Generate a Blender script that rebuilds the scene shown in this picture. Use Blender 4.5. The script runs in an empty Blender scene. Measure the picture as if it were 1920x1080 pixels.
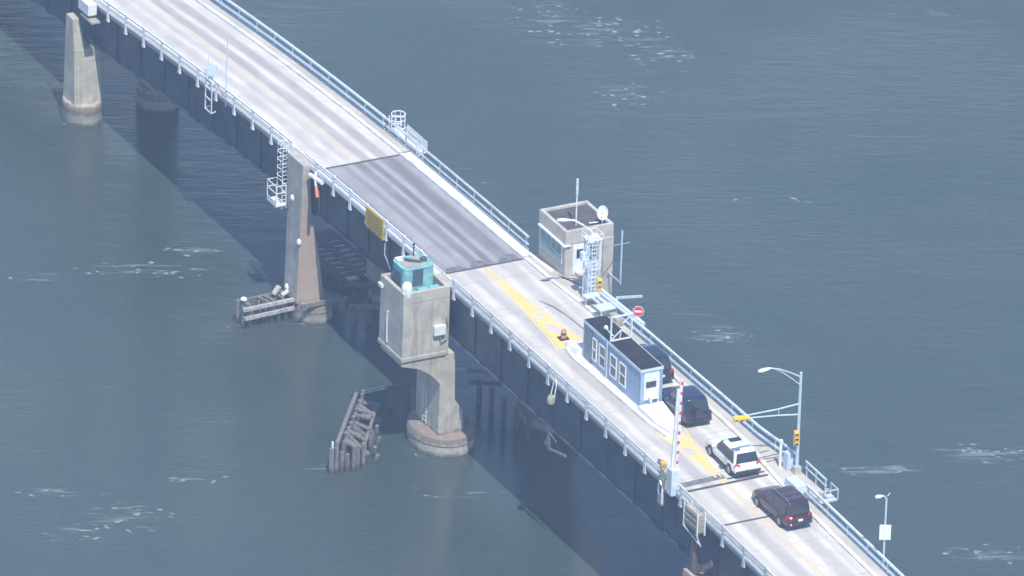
import bpy, bmesh, math, random
from mathutils import Vector, Matrix
random.seed(7)
R = math.radians
sc = bpy.context.scene
col = sc.collection

# ------------------------------------------------------------------ camera
cd = bpy.data.cameras.new("camera"); cam = bpy.data.objects.new("camera", cd); col.objects.link(cam)
cd.sensor_width = 36; cd.lens = 437.2; cd.clip_start = 5; cd.clip_end = 6000
r = Vector((0.45018739, 0.89235184, 0.03224139)); u = Vector((-0.40281706, 0.17072995, 0.89921616)); f = Vector((-0.79691262, 0.41780315, -0.43631502))
m = Matrix((r, u, -f)).transposed().to_4x4(); m.translation = Vector((696.257, -349.785, 381.170))
cam.matrix_world = m
sc.camera = cam

# ------------------------------------------------------------------ sky, sun, exposure
SUN = Vector((0.57, -0.13, 1.0)).normalized()
w = bpy.data.worlds.new("World"); sc.world = w; w.use_nodes = True
nt = w.node_tree; bg = nt.nodes["Background"]
sky = nt.nodes.new("ShaderNodeTexSky"); sky.sky_type = 'NISHITA'; sky.sun_disc = False
sky.sun_elevation = math.asin(SUN.z); sky.sun_rotation = math.atan2(SUN.x, SUN.y)
sky.air_density = 1.0; sky.dust_density = 0.25; sky.ozone_density = 2.0
nt.links.new(sky.outputs[0], bg.inputs[0]); bg.inputs[1].default_value = 0.15
sd = bpy.data.lights.new("sun", 'SUN'); sd.energy = 4.6; sd.angle = R(0.6); sd.color = (1.0, 0.95, 0.87)
so = bpy.data.objects.new("sun", sd); col.objects.link(so); so.location = (0, 0, 200)
so.rotation_euler = SUN.to_track_quat('Z', 'Y').to_euler()
sc.view_settings.view_transform = 'Standard'; sc.view_settings.look = 'None'
sc.view_settings.exposure = 0.42; sc.view_settings.gamma = 1
sc.cycles.max_bounces = 8; sc.cycles.volume_bounces = 0

# ------------------------------------------------------------------ materials
def newmat(name):
    mt = bpy.data.materials.new(name); mt.use_nodes = True
    return mt, mt.node_tree, mt.node_tree.nodes["Principled BSDF"]
def N(nt, t, **k):
    n = nt.nodes.new(t)
    for a, b in k.items():
        if a.startswith('i_'):
            key = a[2:]; key = int(key) if key.isdigit() else key.replace('_', ' ')
            n.inputs[key].default_value = b
        else: setattr(n, a, b)
    return n
def mixc(nt, fac, a, b, mode='MIX'):
    n = nt.nodes.new("ShaderNodeMix"); n.data_type = 'RGBA'; n.blend_type = mode; n.clamp_factor = True
    for i, v in ((0, fac), (6, a), (7, b)):
        if isinstance(v, (int, float)): n.inputs[i].default_value = v
        elif isinstance(v, tuple): n.inputs[i].default_value = (*v[:3], 1)
        else: nt.links.new(v, n.inputs[i])
    return n.outputs[2]
def ramp(nt, src, a, b, lo=0.0, hi=1.0):
    n = nt.nodes.new("ShaderNodeMapRange"); n.inputs[1].default_value = a; n.inputs[2].default_value = b
    n.inputs[3].default_value = lo; n.inputs[4].default_value = hi; n.interpolation_type = 'SMOOTHSTEP'
    nt.links.new(src, n.inputs[0]); return n.outputs[0]
def pos(nt, scale=(1, 1, 1), loc=(0, 0, 0)):
    g = nt.nodes.new("ShaderNodeNewGeometry"); mp = nt.nodes.new("ShaderNodeMapping")
    mp.inputs['Scale'].default_value = scale; mp.inputs['Location'].default_value = loc
    nt.links.new(g.outputs['Position'], mp.inputs['Vector']); return mp.outputs[0]
def noise(nt, vec, scale, detail=4, rough=0.55, dist=0.0):
    n = N(nt, "ShaderNodeTexNoise", i_Scale=scale, i_Detail=detail, i_Roughness=rough, i_Distortion=dist)
    nt.links.new(vec, n.inputs['Vector']); return n.outputs[0]
def mth(nt, op, a, b=None, c=None):
    n = nt.nodes.new("ShaderNodeMath"); n.operation = op
    for i, v in enumerate((a, b, c)):
        if v is None: continue
        if isinstance(v, (int, float)): n.inputs[i].default_value = v
        else: nt.links.new(v, n.inputs[i])
    return n.outputs[0]

def plain(name, c, rough=0.5, metal=0.0, var=0.12, scale=3.0, spec=0.5, dirt=None):
    mt, nt, b = newmat(name)
    v = noise(nt, pos(nt), scale)
    k = ramp(nt, v, 0.3, 0.7)
    lo = tuple(x*(1-var) for x in c); hi = tuple(min(1, x*(1+var)) for x in c)
    out = mixc(nt, k, lo, hi)
    if dirt:
        s = ramp(nt, noise(nt, pos(nt, (1.5, 1.5, 0.35)), 2.2, 5, 0.7), 0.52, 0.72, 0, dirt[1])
        out = mixc(nt, s, out, dirt[0])
    nt.links.new(out, b.inputs['Base Color'])
    b.inputs['Roughness'].default_value = rough; b.inputs['Metallic'].default_value = metal
    b.inputs['Specular IOR Level'].default_value = spec
    return mt
def concrete(name, c, stain=(0.12, 0.1, 0.085), amt=0.55, algae=False, light=None, sc_=1.0):
    mt, nt, b = newmat(name)
    base = mixc(nt, ramp(nt, noise(nt, pos(nt), 0.9*sc_, 5, 0.6), 0.3, 0.7), tuple(x*0.8 for x in c), tuple(x*1.13 for x in c))
    streak = ramp(nt, noise(nt, pos(nt, (2.6, 2.6, 0.16)), 1.1*sc_, 5, 0.65), 0.5, 0.78, 0, amt)
    out = mixc(nt, streak, base, stain)
    fine = ramp(nt, noise(nt, pos(nt), 7.0, 3, 0.7), 0.3, 0.75)
    out = mixc(nt, mth(nt, 'MULTIPLY', fine, 0.28), out, tuple(x*0.6 for x in c))
    wht = ramp(nt, noise(nt, pos(nt, (3.2, 3.2, 0.22), (7, 3, 1)), 0.9, 4, 0.6), 0.66, 0.74, 0, 0.55)
    out = mixc(nt, wht, out, tuple(min(0.8, x*1.8) for x in c))
    # construction lifts
    g = nt.nodes.new("ShaderNodeNewGeometry"); sp = nt.nodes.new("ShaderNodeSeparateXYZ"); nt.links.new(g.outputs['Position'], sp.inputs[0])
    ln = mth(nt, 'LESS_THAN', mth(nt, 'FRACT', mth(nt, 'MULTIPLY', sp.outputs[2], 0.42)), 0.035)
    out = mixc(nt, mth(nt, 'MULTIPLY', ln, 0.3), out, tuple(x*0.5 for x in c))
    if algae:   # wet, weedy band of the tide zone
        wz = mth(nt, 'ADD', sp.outputs[2], mth(nt, 'MULTIPLY', noise(nt, pos(nt), 2.5), 0.7))
        out = mixc(nt, ramp(nt, wz, 0.35, 0.8, 0.85, 0.0), out, (0.06, 0.065, 0.045))
        out = mixc(nt, ramp(nt, mth(nt, 'ABSOLUTE', mth(nt, 'SUBTRACT', wz, 1.55)), 0.2, 0.45, 0.75, 0.0), out, (0.17, 0.115, 0.10))
    nt.links.new(out, b.inputs['Base Color']); b.inputs['Roughness'].default_value = 0.85
    bp = N(nt, "ShaderNodeBump", i_Strength=0.35, i_Distance=0.05); nt.links.new(noise(nt, pos(nt), 5, 5, 0.7), bp.inputs['Height'])
    nt.links.new(bp.outputs[0], b.inputs['Normal'])
    return mt
def road_mat(name, c, tracks, track_c, tamt=0.5, seam=None):
    mt, nt, b = newmat(name)
    g = nt.nodes.new("ShaderNodeNewGeometry"); sp = nt.nodes.new("ShaderNodeSeparateXYZ"); nt.links.new(g.outputs['Position'], sp.inputs[0])
    out = mixc(nt, ramp(nt, noise(nt, pos(nt, (0.35, 1, 1)), 0.8, 5, 0.6), 0.3, 0.7), tuple(x*0.86 for x in c), tuple(min(1, x*1.1) for x in c))
    wob = mth(nt, 'MULTIPLY', mth(nt, 'SUBTRACT', noise(nt, pos(nt, (0.04, 0, 0)), 1.0, 2), 0.5), 0.35)
    yy = mth(nt, 'ADD', sp.outputs[1], wob)
    brk = ramp(nt, noise(nt, pos(nt, (0.22, 0.9, 1)), 1.0, 5, 0.65), 0.25, 0.65, 0.5, 1.0)
    for (y, hw, a) in tracks:
        band = ramp(nt, mth(nt, 'ABSOLUTE', mth(nt, 'SUBTRACT', yy, y)), hw*0.35, hw, 1.0, 0.0)
        out = mixc(nt, mth(nt, 'MULTIPLY', mth(nt, 'MULTIPLY', band, brk), tamt*a), out, track_c)
    spots = ramp(nt, noise(nt, pos(nt), 3.5, 6, 0.7), 0.62, 0.8, 0, 0.35)
    out = mixc(nt, spots, out, tuple(x*0.6 for x in c))
    blot = ramp(nt, noise(nt, pos(nt, (0.6, 1, 1), (3, 9, 0)), 0.55, 4, 0.6), 0.52, 0.72, 0, 0.4)
    out = mixc(nt, blot, out, tuple(x*0.74 for x in c))
    vo = N(nt, "ShaderNodeTexVoronoi", i_Scale=0.33); vo.feature = 'DISTANCE_TO_EDGE'
    wv_ = nt.nodes.new("ShaderNodeVectorMath"); wv_.operation = 'ADD'; nn_ = N(nt, "ShaderNodeTexNoise", i_Scale=1.1, i_Detail=4); nt.links.new(pos(nt), nn_.inputs['Vector'])
    nt.links.new(pos(nt), wv_.inputs[0]); nt.links.new(nn_.outputs['Color'], wv_.inputs[1]); nt.links.new(wv_.outputs[0], vo.inputs['Vector'])
    crk = mth(nt, 'MULTIPLY', ramp(nt, vo.outputs['Distance'], 0.0, 0.012, 1.0, 0.0), ramp(nt, noise(nt, pos(nt), 0.25, 2), 0.45, 0.6, 0, 0.5))
    out = mixc(nt, crk, out, tuple(x*0.45 for x in c))
    drp = ramp(nt, noise(nt, pos(nt, (1, 1, 1), (5, 2, 0)), 1.7, 2, 0.4), 0.76, 0.8, 0, 0.6)
    out = mixc(nt, drp, out, tuple(x*0.35 for x in c))
    if seam:  # sawn slab joints with dirt in them
        ln = mth(nt, 'LESS_THAN', mth(nt, 'FRACT', mth(nt, 'MULTIPLY', mth(nt, 'ADD', sp.outputs[0], mth(nt, 'MULTIPLY', noise(nt, pos(nt), 1.3), 0.25)), 1/seam)), 0.012)
        out = mixc(nt, mth(nt, 'MULTIPLY', ln, 0.55), out, tuple(x*0.4 for x in c))
    nt.links.new(out, b.inputs['Base Color']); b.inputs['Roughness'].default_value = 0.8
    bp = N(nt, "ShaderNodeBump", i_Strength=0.25, i_Distance=0.02); nt.links.new(noise(nt, pos(nt), 9, 4, 0.7), bp.inputs['Height'])
    nt.links.new(bp.outputs[0], b.inputs['Normal'])
    return mt
def paint_line(name, c, under, wear=0.5):
    mt, nt, b = newmat(name)
    k = ramp(nt, noise(nt, pos(nt, (0.6, 1.5, 1)), 2.2, 6, 0.7), 0.42, 0.68, 0, wear)
    nt.links.new(mixc(nt, k, c, under), b.inputs['Base Color']); b.inputs['Roughness'].default_value = 0.65
    return mt
def carpaint(name, c, rough=0.25, coat=0.7):
    mt, nt, b = newmat(name)
    dust = ramp(nt, noise(nt, pos(nt), 1.6, 5), 0.4, 0.8, 0.0, 0.05)
    nt.links.new(mixc(nt, dust, c, (0.3, 0.29, 0.27)), b.inputs['Base Color'])
    b.inputs['Roughness'].default_value = rough; b.inputs['Coat Weight'].default_value = coat; b.inputs['Coat Roughness'].default_value = 0.08
    return mt
def wood(name, c):
    mt, nt, b = newmat(name)
    k = noise(nt, pos(nt, (4, 4, 0.8)), 2.0, 5, 0.7)
    o = mixc(nt, ramp(nt, k, 0.3, 0.7), tuple(x*0.45 for x in c), tuple(x*1.35 for x in c))
    g = nt.nodes.new("ShaderNodeNewGeometry"); sp = nt.nodes.new("ShaderNodeSeparateXYZ"); nt.links.new(g.outputs['Position'], sp.inputs[0])
    o = mixc(nt, ramp(nt, sp.outputs[2], 0.15, 0.6, 0.8, 0.0), o, (0.035, 0.04, 0.03))
    nt.links.new(o, b.inputs['Base Color']); b.inputs['Roughness'].default_value = 0.9
    return mt

M = {}
M['conc'] = concrete('weathered_concrete', (0.49, 0.465, 0.405), amt=0.6)
M['conc_pier'] = concrete('pier_concrete', (0.47, 0.44, 0.375), amt=0.6, algae=True)
M['conc_red'] = concrete('rust_stained_concrete', (0.46, 0.435, 0.38), stain=(0.2, 0.15, 0.12), amt=0.35, algae=True)
_nt = M['conc_red'].node_tree; _b = _nt.nodes['Principled BSDF']; _src = _b.inputs['Base Color'].links[0].from_socket   # rust wash on the +x face of the tall pier
_g = _nt.nodes.new("ShaderNodeNewGeometry"); _s = _nt.nodes.new("ShaderNodeSeparateXYZ"); _nt.links.new(_g.outputs['Position'], _s.inputs[0])
_e = mth(_nt, 'SUBTRACT', mth(_nt, 'SUBTRACT', _s.outputs[0], mth(_nt, 'MULTIPLY', _s.outputs[2], 0.047)), -0.97)
_k = mth(_nt, 'MULTIPLY', ramp(_nt, _e, -0.10, -0.03), ramp(_nt, mth(_nt, 'ADD', _s.outputs[2], mth(_nt, 'MULTIPLY', noise(_nt, pos(_nt), 1.2), 2.5)), 11.2, 9.6))
_nt.links.new(mixc(_nt, mth(_nt, 'MULTIPLY', _k, 0.62), _src, (0.42, 0.29, 0.23)), _b.inputs['Base Color'])
M['foot'] = concrete('footing_concrete', (0.44, 0.41, 0.34), stain=(0.12, 0.1, 0.09), amt=0.8, algae=True, sc_=1.6)
M['bldg'] = concrete('building_concrete', (0.52, 0.48, 0.43), stain=(0.2, 0.18, 0.17), amt=0.4)
M['slab'] = concrete('slab_edge', (0.5, 0.48, 0.45), amt=0.35)
M['road'] = road_mat('pale_concrete_road', (0.60, 0.57, 0.53), [(3.55, 0.55, 1), (4.85, 0.62, 1), (1.25, 0.55, .45), (2.3, 0.4, .4)], (0.33, 0.31, 0.31), 0.95)
M['road_near'] = road_mat('near_concrete_road', (0.60, 0.57, 0.525), [(1.9, 0.75, 1), (0.5, 0.4, .6), (4.6, 0.8, .9), (5.75, 0.4, .6)], (0.38, 0.36, 0.35), 0.9, seam=5.3)
M['leaf'] = road_mat('dark_leaf_deck', (0.325, 0.32, 0.335), [(1.7, 0.35, .6), (2.75, 0.5, .9), (3.7, 0.4, 1), (5.0, 0.75, 1), (0.3, 0.4, .5)], (0.165, 0.16, 0.17), 0.95)
M['walk'] = road_mat('sidewalk_concrete', (0.48, 0.45, 0.40), [], (0.3, 0.3, 0.3), seam=3.0)
M['walk_steel'] = plain('pale_painted_walkway', (0.68, 0.68, 0.66), 0.6, var=0.06)
M['kerb'] = plain('whitewashed_kerb', (0.66, 0.65, 0.62), 0.8, var=0.15, scale=1.2, dirt=((0.3, 0.28, 0.26), 0.6))
M['white'] = plain('white_paint', (0.74, 0.77, 0.79), 0.5, var=0.08, dirt=((0.4, 0.38, 0.35), 0.5))
M['rail'] = plain('galvanised_rail', (0.60, 0.65, 0.70), 0.45, metal=0.15, var=0.12, scale=1.2, dirt=((0.33, 0.34, 0.36), 0.5))
M['railblue'] = plain('pale_blue_steel', (0.58, 0.68, 0.76), 0.5, var=0.12, dirt=((0.3, 0.38, 0.44), 0.5))
M['pole'] = plain('pale_steel_pole', (0.52, 0.62, 0.72), 0.45, metal=0.1, var=0.08)
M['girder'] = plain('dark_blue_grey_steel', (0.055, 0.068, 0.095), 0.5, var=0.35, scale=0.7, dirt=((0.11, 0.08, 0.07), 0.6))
M['joint'] = plain('black_joint', (0.07, 0.07, 0.075), 0.8)
M['tar_and_shadow'] = plain('tar_and_cast_shadow', (0.17, 0.165, 0.18), 0.8, var=0.3)
M['yellow'] = paint_line('yellow_paint', (0.74, 0.56, 0.17), (0.68, 0.59, 0.38), 0.7)
M['yline'] = paint_line('faded_yellow_line', (0.66, 0.49, 0.31), (0.6, 0.575, 0.55), 0.75)
M['patch'] = plain('bare_patch', (0.56, 0.5, 0.47), 0.8)
M['booth'] = plain('blue_siding', (0.30, 0.42, 0.58), 0.6, var=0.08, dirt=((0.20, 0.26, 0.36), 0.5))
M['roofdark'] = plain('dark_roof_felt', (0.022, 0.024, 0.03), 0.9, spec=0.2, var=0.4, scale=2, dirt=((0.055, 0.05, 0.055), 0.8))
M['bldroof'] = plain('gravel_roof', (0.10, 0.09, 0.095), 0.95, spec=0.2, var=0.2, scale=1.2, dirt=((0.12, 0.15, 0.07), 1.0))
M['glass'] = plain('dark_glass', (0.02, 0.028, 0.035), 0.08, var=0.1, spec=0.8)
M['winglass'] = plain('window_glass', (0.07, 0.09, 0.10), 0.12, var=0.2, spec=0.8)
M['teal'] = plain('teal_paint', (0.20, 0.46, 0.47), 0.6, var=0.2, dirt=((0.13, 0.22, 0.23), 0.8))
M['tealdark'] = plain('dark_grille', (0.06, 0.09, 0.12), 0.6)
M['signy'] = plain('yellow_board', (0.62, 0.42, 0.04), 0.6, var=0.12, dirt=((0.35, 0.23, 0.03), 0.5))
M['signtxt'] = plain('faded_lettering', (0.24, 0.17, 0.04), 0.7)
M['amber'] = plain('signal_yellow', (0.85, 0.52, 0.06), 0.4)
M['black'] = plain('black_rubber', (0.02, 0.02, 0.022), 0.7)
M['red'] = plain('red_paint', (0.60, 0.03, 0.05), 0.4)
M['wred'] = plain('pink_red_drum', (0.60, 0.24, 0.19), 0.6)
M['orange'] = plain('orange_lens', (0.75, 0.25, 0.12), 0.4)
M['timber'] = wood('grey_weathered_timber', (0.20, 0.18, 0.175))
M['timberw'] = wood('bleached_timber', (0.42, 0.41, 0.42))
M['timberd'] = wood('dark_wet_and_shaded_timber', (0.13, 0.10, 0.09))
M['tan'] = plain('tan_cover', (0.36, 0.34, 0.28), 0.7, dirt=((0.2, 0.16, 0.12), 0.7))
M['navy'] = carpaint('navy_car_paint', (0.012, 0.018, 0.06))
M['navy2'] = carpaint('dark_navy_car_paint', (0.010, 0.016, 0.045))
M['whitecar'] = carpaint('white_car_paint', (0.76, 0.79, 0.80))
M['maroon'] = carpaint('dark_maroon_car_paint', (0.040, 0.008, 0.015))
M['chrome'] = plain('bright_metal', (0.6, 0.62, 0.65), 0.2, metal=0.9)
M['trim'] = plain('dark_plastic_trim', (0.03, 0.03, 0.034), 0.5)
M['tail'] = plain('red_lens', (0.5, 0.015, 0.03), 0.15)
M['taildim'] = plain('smoked_red_lens', (0.10, 0.01, 0.015), 0.15)
M['lamp'] = plain('clear_lens', (0.7, 0.72, 0.75), 0.15)
M['alloy'] = plain('alloy_wheel', (0.45, 0.46, 0.48), 0.3, metal=0.7)
mt, nt, b = newmat('lit_brake_lamp'); b.inputs['Base Color'].default_value = (0.8, 0.1, 0.15, 1)
b.inputs['Emission Color'].default_value = (1, 0.25, 0.35, 1); b.inputs['Emission Strength'].default_value = 3.0; M['lit'] = mt

# ------------------------------------------------------------------ helpers
ZP = [(-150,-3),(-90,4.4),(-75,5.9),(-60,7.3),(-45,8.75),(-32,9.92),(-22,10.78),(-12,11.45),(0,12.0),(19,12.42),(36,12.47),(54,12.33),(68,11.95),(85,11.2),(100,10.2),(130,7.8),(160,5)]
def Z(x):
    i = 1
    while i < len(ZP)-3 and ZP[i+1][0] <= x: i += 1
    (x0,a),(x1,b),(x2,c),(x3,d) = ZP[i-1],ZP[i],ZP[i+1],ZP[i+2]
    t=(x-x1)/(x2-x1);m1=(c-a)/(x2-x0)*(x2-x1);m2=(d-b)/(x3-x1)*(x2-x1)
    return (2*t**3-3*t**2+1)*b+(t**3-2*t*t+t)*m1+(-2*t**3+3*t*t)*c+(t**3-t*t)*m2
def lerp(pts, x):
    if x <= pts[0][0]: return pts[0][1]
    for (a, p), (b, q) in zip(pts, pts[1:]):
        if x <= b: return p+(q-p)*(x-a)/(b-a)
    return pts[-1][1]
def frange(a, b, st):
    n = max(1, int(math.ceil((b-a)/st-1e-6))); return [a+(b-a)*i/n for i in range(n+1)]

class MB:
    def __init__(s): s.v = []; s.f = []
    def add(s, vs, fs):
        o = len(s.v); s.v += [tuple(v) for v in vs]; s.f += [tuple(i+o for i in q) for q in fs]; return s
    def hexa(s, lo, hi):   # 4 bottom pts ccw, 4 top pts
        return s.add(list(lo)+list(hi), [(3,2,1,0),(4,5,6,7),(0,1,5,4),(1,2,6,5),(2,3,7,6),(3,0,4,7)])
    def box(s, x0, x1, y0, y1, z0, z1):
        return s.hexa([(x0,y0,z0),(x1,y0,z0),(x1,y1,z0),(x0,y1,z0)], [(x0,y0,z1),(x1,y0,z1),(x1,y1,z1),(x0,y1,z1)])
    def bar(s, p, q, w, h=None, up=Vector((0,0,1))):   # rectangular bar from p to q
        h = h or w; p = Vector(p); q = Vector(q); d = (q-p).normalized()
        if abs(d.dot(up)) > 0.98: up = Vector((1,0,0))
        a = d.cross(up).normalized()*w/2; b_ = a.cross(d).normalized()*h/2
        return s.hexa([p-a-b_, p+a-b_, p+a+b_, p-a+b_], [q-a-b_, q+a-b_, q+a+b_, q-a+b_])
    def tube(s, pts, rad, n=8, cap=True):
        pts = [Vector(p) for p in pts]; rs = rad if isinstance(rad, (list, tuple)) else [rad]*len(pts)
        rings = []; prev = None
        for i, p in enumerate(pts):
            d = (pts[min(i+1, len(pts)-1)]-pts[max(i-1, 0)]).normalized()
            if prev is None: a = d.orthogonal().normalized()
            else: a = (prev-d*prev.dot(d)).normalized()
            prev = a; b_ = d.cross(a)
            rings.append([p+(a*math.cos(2*math.pi*k/n)+b_*math.sin(2*math.pi*k/n))*rs[i] for k in range(n)])
        vs = [v for q in rings for v in q]; fs = []
        for i in range(len(rings)-1):
            for k in range(n): fs.append((i*n+k, i*n+(k+1)%n, (i+1)*n+(k+1)%n, (i+1)*n+k))
        if cap: fs += [tuple(range(n))[::-1], tuple((len(rings)-1)*n+k for k in range(n))]
        return s.add(vs, fs)
    def prism(s, poly, z0, z1):
        n = len(poly); z0f = z0 if callable(z0) else (lambda x, y: z0); z1f = z1 if callable(z1) else (lambda x, y: z1)
        vs = [(x, y, z0f(x, y)) for x, y in poly]+[(x, y, z1f(x, y)) for x, y in poly]
        return s.add(vs, [tuple(range(n))[::-1], tuple(range(n, 2*n))]+[(i, (i+1) % n, n+(i+1) % n, n+i) for i in range(n)])
    def loft(s, rings, cap=True):
        n = len(rings[0]); fs = []
        for i in range(len(rings)-1):
            for k in range(n): fs.append((i*n+k, i*n+(k+1)%n, (i+1)*n+(k+1)%n, (i+1)*n+k))
        if cap: fs += [tuple(range(n))[::-1], tuple((len(rings)-1)*n+k for k in range(n))]
        return s.add([v for q in rings for v in q], fs)
    def ellipse(s, cx, cy, prof, n=28):   # prof: (rx, ry, z)
        return s.loft([[(cx+rx*math.cos(2*math.pi*k/n), cy+ry*math.sin(2*math.pi*k/n), z) for k in range(n)] for rx, ry, z in prof])
    def strip(s, xs, y0, y1, z0, z1):   # follows the deck profile; y0, y1 numbers or functions
        f0 = y0 if callable(y0) else (lambda x: y0); f1 = y1 if callable(y1) else (lambda x: y1)
        g0 = z0 if callable(z0) else (lambda x: Z(x)+z0)
        return s.loft([[(x, f0(x), g0(x)), (x, f1(x), g0(x)), (x, f1(x), Z(x)+z1), (x, f0(x), Z(x)+z1)] for x in xs])
    def beam(s, xs, yf, zoff, w, h):
        yy = yf if callable(yf) else (lambda x: yf)
        return s.loft([[(x, yy(x)-w/2, Z(x)+zoff-h/2), (x, yy(x)+w/2, Z(x)+zoff-h/2), (x, yy(x)+w/2, Z(x)+zoff+h/2), (x, yy(x)-w/2, Z(x)+zoff+h/2)] for x in xs])
    def sphere(s, c, rx, ry=None, rz=None, n=12, m_=8):
        ry = ry or rx; rz = rz or rx; rings = []
        for i in range(m_+1):
            t = math.pi*(0.02+0.96*i/m_)
            rings.append([(c[0]+rx*math.sin(t)*math.cos(2*math.pi*k/n), c[1]+ry*math.sin(t)*math.sin(2*math.pi*k/n), c[2]-rz*math.cos(t)) for k in range(n)])
        return s.loft(rings)
    def build(s, name, mat, parent=None, smooth=False, bevel=0.0, local=False):
        off = Vector((0, 0, 0)) if (parent is None or local) else Vector(parent.get('_root', (0, 0, 0)))
        me = bpy.data.meshes.new(name); me.from_pydata([tuple(Vector(v)-off) for v in s.v], [], s.f)
        bm = bmesh.new(); bm.from_mesh(me)
        bmesh.ops.recalc_face_normals(bm, faces=bm.faces)
        if bevel > 0:
            es = [e for e in bm.edges if len(e.link_faces) == 2 and e.calc_face_angle(0) > 0.5]
            bmesh.ops.bevel(bm, geom=es, offset=bevel, segments=2, profile=0.6, affect='EDGES', clamp_overlap=True)
        for fc in bm.faces: fc.smooth = bool(smooth)
        if smooth:
            for e in bm.edges:
                if len(e.link_faces) == 2 and e.calc_face_angle(0) > 0.7: e.smooth = False
        bm.to_mesh(me); bm.free()
        me.materials.append(M[mat] if isinstance(mat, str) else mat)
        o = bpy.data.objects.new(name, me); col.objects.link(o)
        if parent: o.parent = parent; o['_root'] = list(off) if not local else [0, 0, 0]
        return o
def mb(): return MB()
def thing(name, label, cat, loc=(0,0,0), rz=0, group=None):
    o = bpy.data.objects.new(name, None); col.objects.link(o); o.location = loc; o.rotation_euler = (0, 0, rz)
    o.empty_display_size = 0.3
    o['label'] = label; o['category'] = cat; o['_root'] = list(loc)
    if group: o['group'] = group
    return o
def tag(o, label, cat, group=None):
    o['label'] = label; o['category'] = cat
    if group: o['group'] = group
    return o
def struct(o, kind='structure'): o['kind'] = kind; return o
def inst(src, name, parent, loc, rz=0, lab=None):
    o = bpy.data.objects.new(name, src.data); col.objects.link(o); o.parent = parent
    o.location = Vector(loc)-Vector(parent.get('_root', (0,0,0))); o.rotation_euler = (0, 0, rz)
    return o

# ------------------------------------------------------------------ water
mt, nt, b = newmat('river_water')
P = pos(nt)
big = ramp(nt, noise(nt, pos(nt, (0.03, 0.012, 1)), 1.0, 3), 0.3, 0.7)
body = mixc(nt, big, (0.044, 0.067, 0.066), (0.055, 0.075, 0.066))
# foam flecks drifting in lines, plus a far glint painted pale (cx, cy, half length, half width)
foam_glint = [(-36.6,-1.6,2.2,1.6,.35),(-.6,-.8,2.2,1.8,.35),(21.0,-1.6,2.6,2.4,.35),(20.6,-9,2.4,1.6,.35),(-2.0,-5.4,2,1.2,.3),(-14.6,-15.1,3.2,1.2,.5),(-12.7,-7.3,6.5,1.6,.62),(-14.2,-2.9,3.2,1.3,.6),(-16.5,-19.5,3,.9,.4),(16.5,-27.5,4.2,.8,.6),(21.4,-25.0,5.4,2.6,.5),(22.5,-28.7,3.,1.8,.5),(18.5,-17.7,4,1.5,.35),
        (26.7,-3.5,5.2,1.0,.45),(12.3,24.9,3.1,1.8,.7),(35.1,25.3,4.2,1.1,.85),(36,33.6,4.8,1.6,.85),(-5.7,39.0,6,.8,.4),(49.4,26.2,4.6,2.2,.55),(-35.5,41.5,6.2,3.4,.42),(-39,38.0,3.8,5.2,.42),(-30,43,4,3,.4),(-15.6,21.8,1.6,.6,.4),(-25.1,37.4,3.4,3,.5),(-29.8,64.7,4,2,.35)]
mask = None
for cx, cy, a, w_, k in foam_glint:
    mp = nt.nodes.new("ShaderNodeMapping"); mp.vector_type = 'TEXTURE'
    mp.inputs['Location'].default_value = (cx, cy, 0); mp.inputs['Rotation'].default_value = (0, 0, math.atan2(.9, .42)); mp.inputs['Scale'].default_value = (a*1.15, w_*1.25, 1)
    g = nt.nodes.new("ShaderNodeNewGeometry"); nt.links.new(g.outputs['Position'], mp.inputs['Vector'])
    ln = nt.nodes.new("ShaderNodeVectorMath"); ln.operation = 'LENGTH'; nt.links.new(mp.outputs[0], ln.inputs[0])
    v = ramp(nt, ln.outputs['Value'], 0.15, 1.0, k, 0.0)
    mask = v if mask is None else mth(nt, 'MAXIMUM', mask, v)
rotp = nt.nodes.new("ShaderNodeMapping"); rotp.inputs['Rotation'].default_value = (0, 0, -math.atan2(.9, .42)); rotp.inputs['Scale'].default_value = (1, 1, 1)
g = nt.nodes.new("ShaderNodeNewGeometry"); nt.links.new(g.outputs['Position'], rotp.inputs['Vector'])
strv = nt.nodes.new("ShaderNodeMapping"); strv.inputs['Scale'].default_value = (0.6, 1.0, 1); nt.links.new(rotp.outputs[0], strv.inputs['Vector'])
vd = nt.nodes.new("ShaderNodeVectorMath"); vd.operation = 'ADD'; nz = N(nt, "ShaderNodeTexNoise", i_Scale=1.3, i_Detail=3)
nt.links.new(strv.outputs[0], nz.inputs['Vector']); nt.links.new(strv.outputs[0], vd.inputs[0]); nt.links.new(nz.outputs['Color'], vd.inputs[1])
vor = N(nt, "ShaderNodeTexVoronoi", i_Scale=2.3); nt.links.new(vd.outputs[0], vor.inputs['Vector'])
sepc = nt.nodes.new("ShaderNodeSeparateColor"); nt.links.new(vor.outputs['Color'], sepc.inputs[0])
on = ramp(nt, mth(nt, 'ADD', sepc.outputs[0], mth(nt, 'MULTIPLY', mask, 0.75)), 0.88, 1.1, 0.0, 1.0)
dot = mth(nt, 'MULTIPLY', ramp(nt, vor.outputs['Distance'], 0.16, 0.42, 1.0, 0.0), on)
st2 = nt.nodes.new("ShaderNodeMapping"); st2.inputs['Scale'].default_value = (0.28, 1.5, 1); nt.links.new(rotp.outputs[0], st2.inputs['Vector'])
veil = ramp(nt, mth(nt, 'ADD', noise(nt, st2.outputs[0], 1.3, 4, 0.6, 0.8), mth(nt, 'MULTIPLY', mask, 0.2)), 0.60, 0.80, 0.0, 0.24)  # streaks over the foam, and pale paint for the far glint
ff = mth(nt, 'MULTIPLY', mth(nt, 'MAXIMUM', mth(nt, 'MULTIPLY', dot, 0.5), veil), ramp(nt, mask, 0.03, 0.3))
nt.links.new(mixc(nt, ff, body, (0.62, 0.66, 0.68)), b.inputs['Base Color'])
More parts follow.
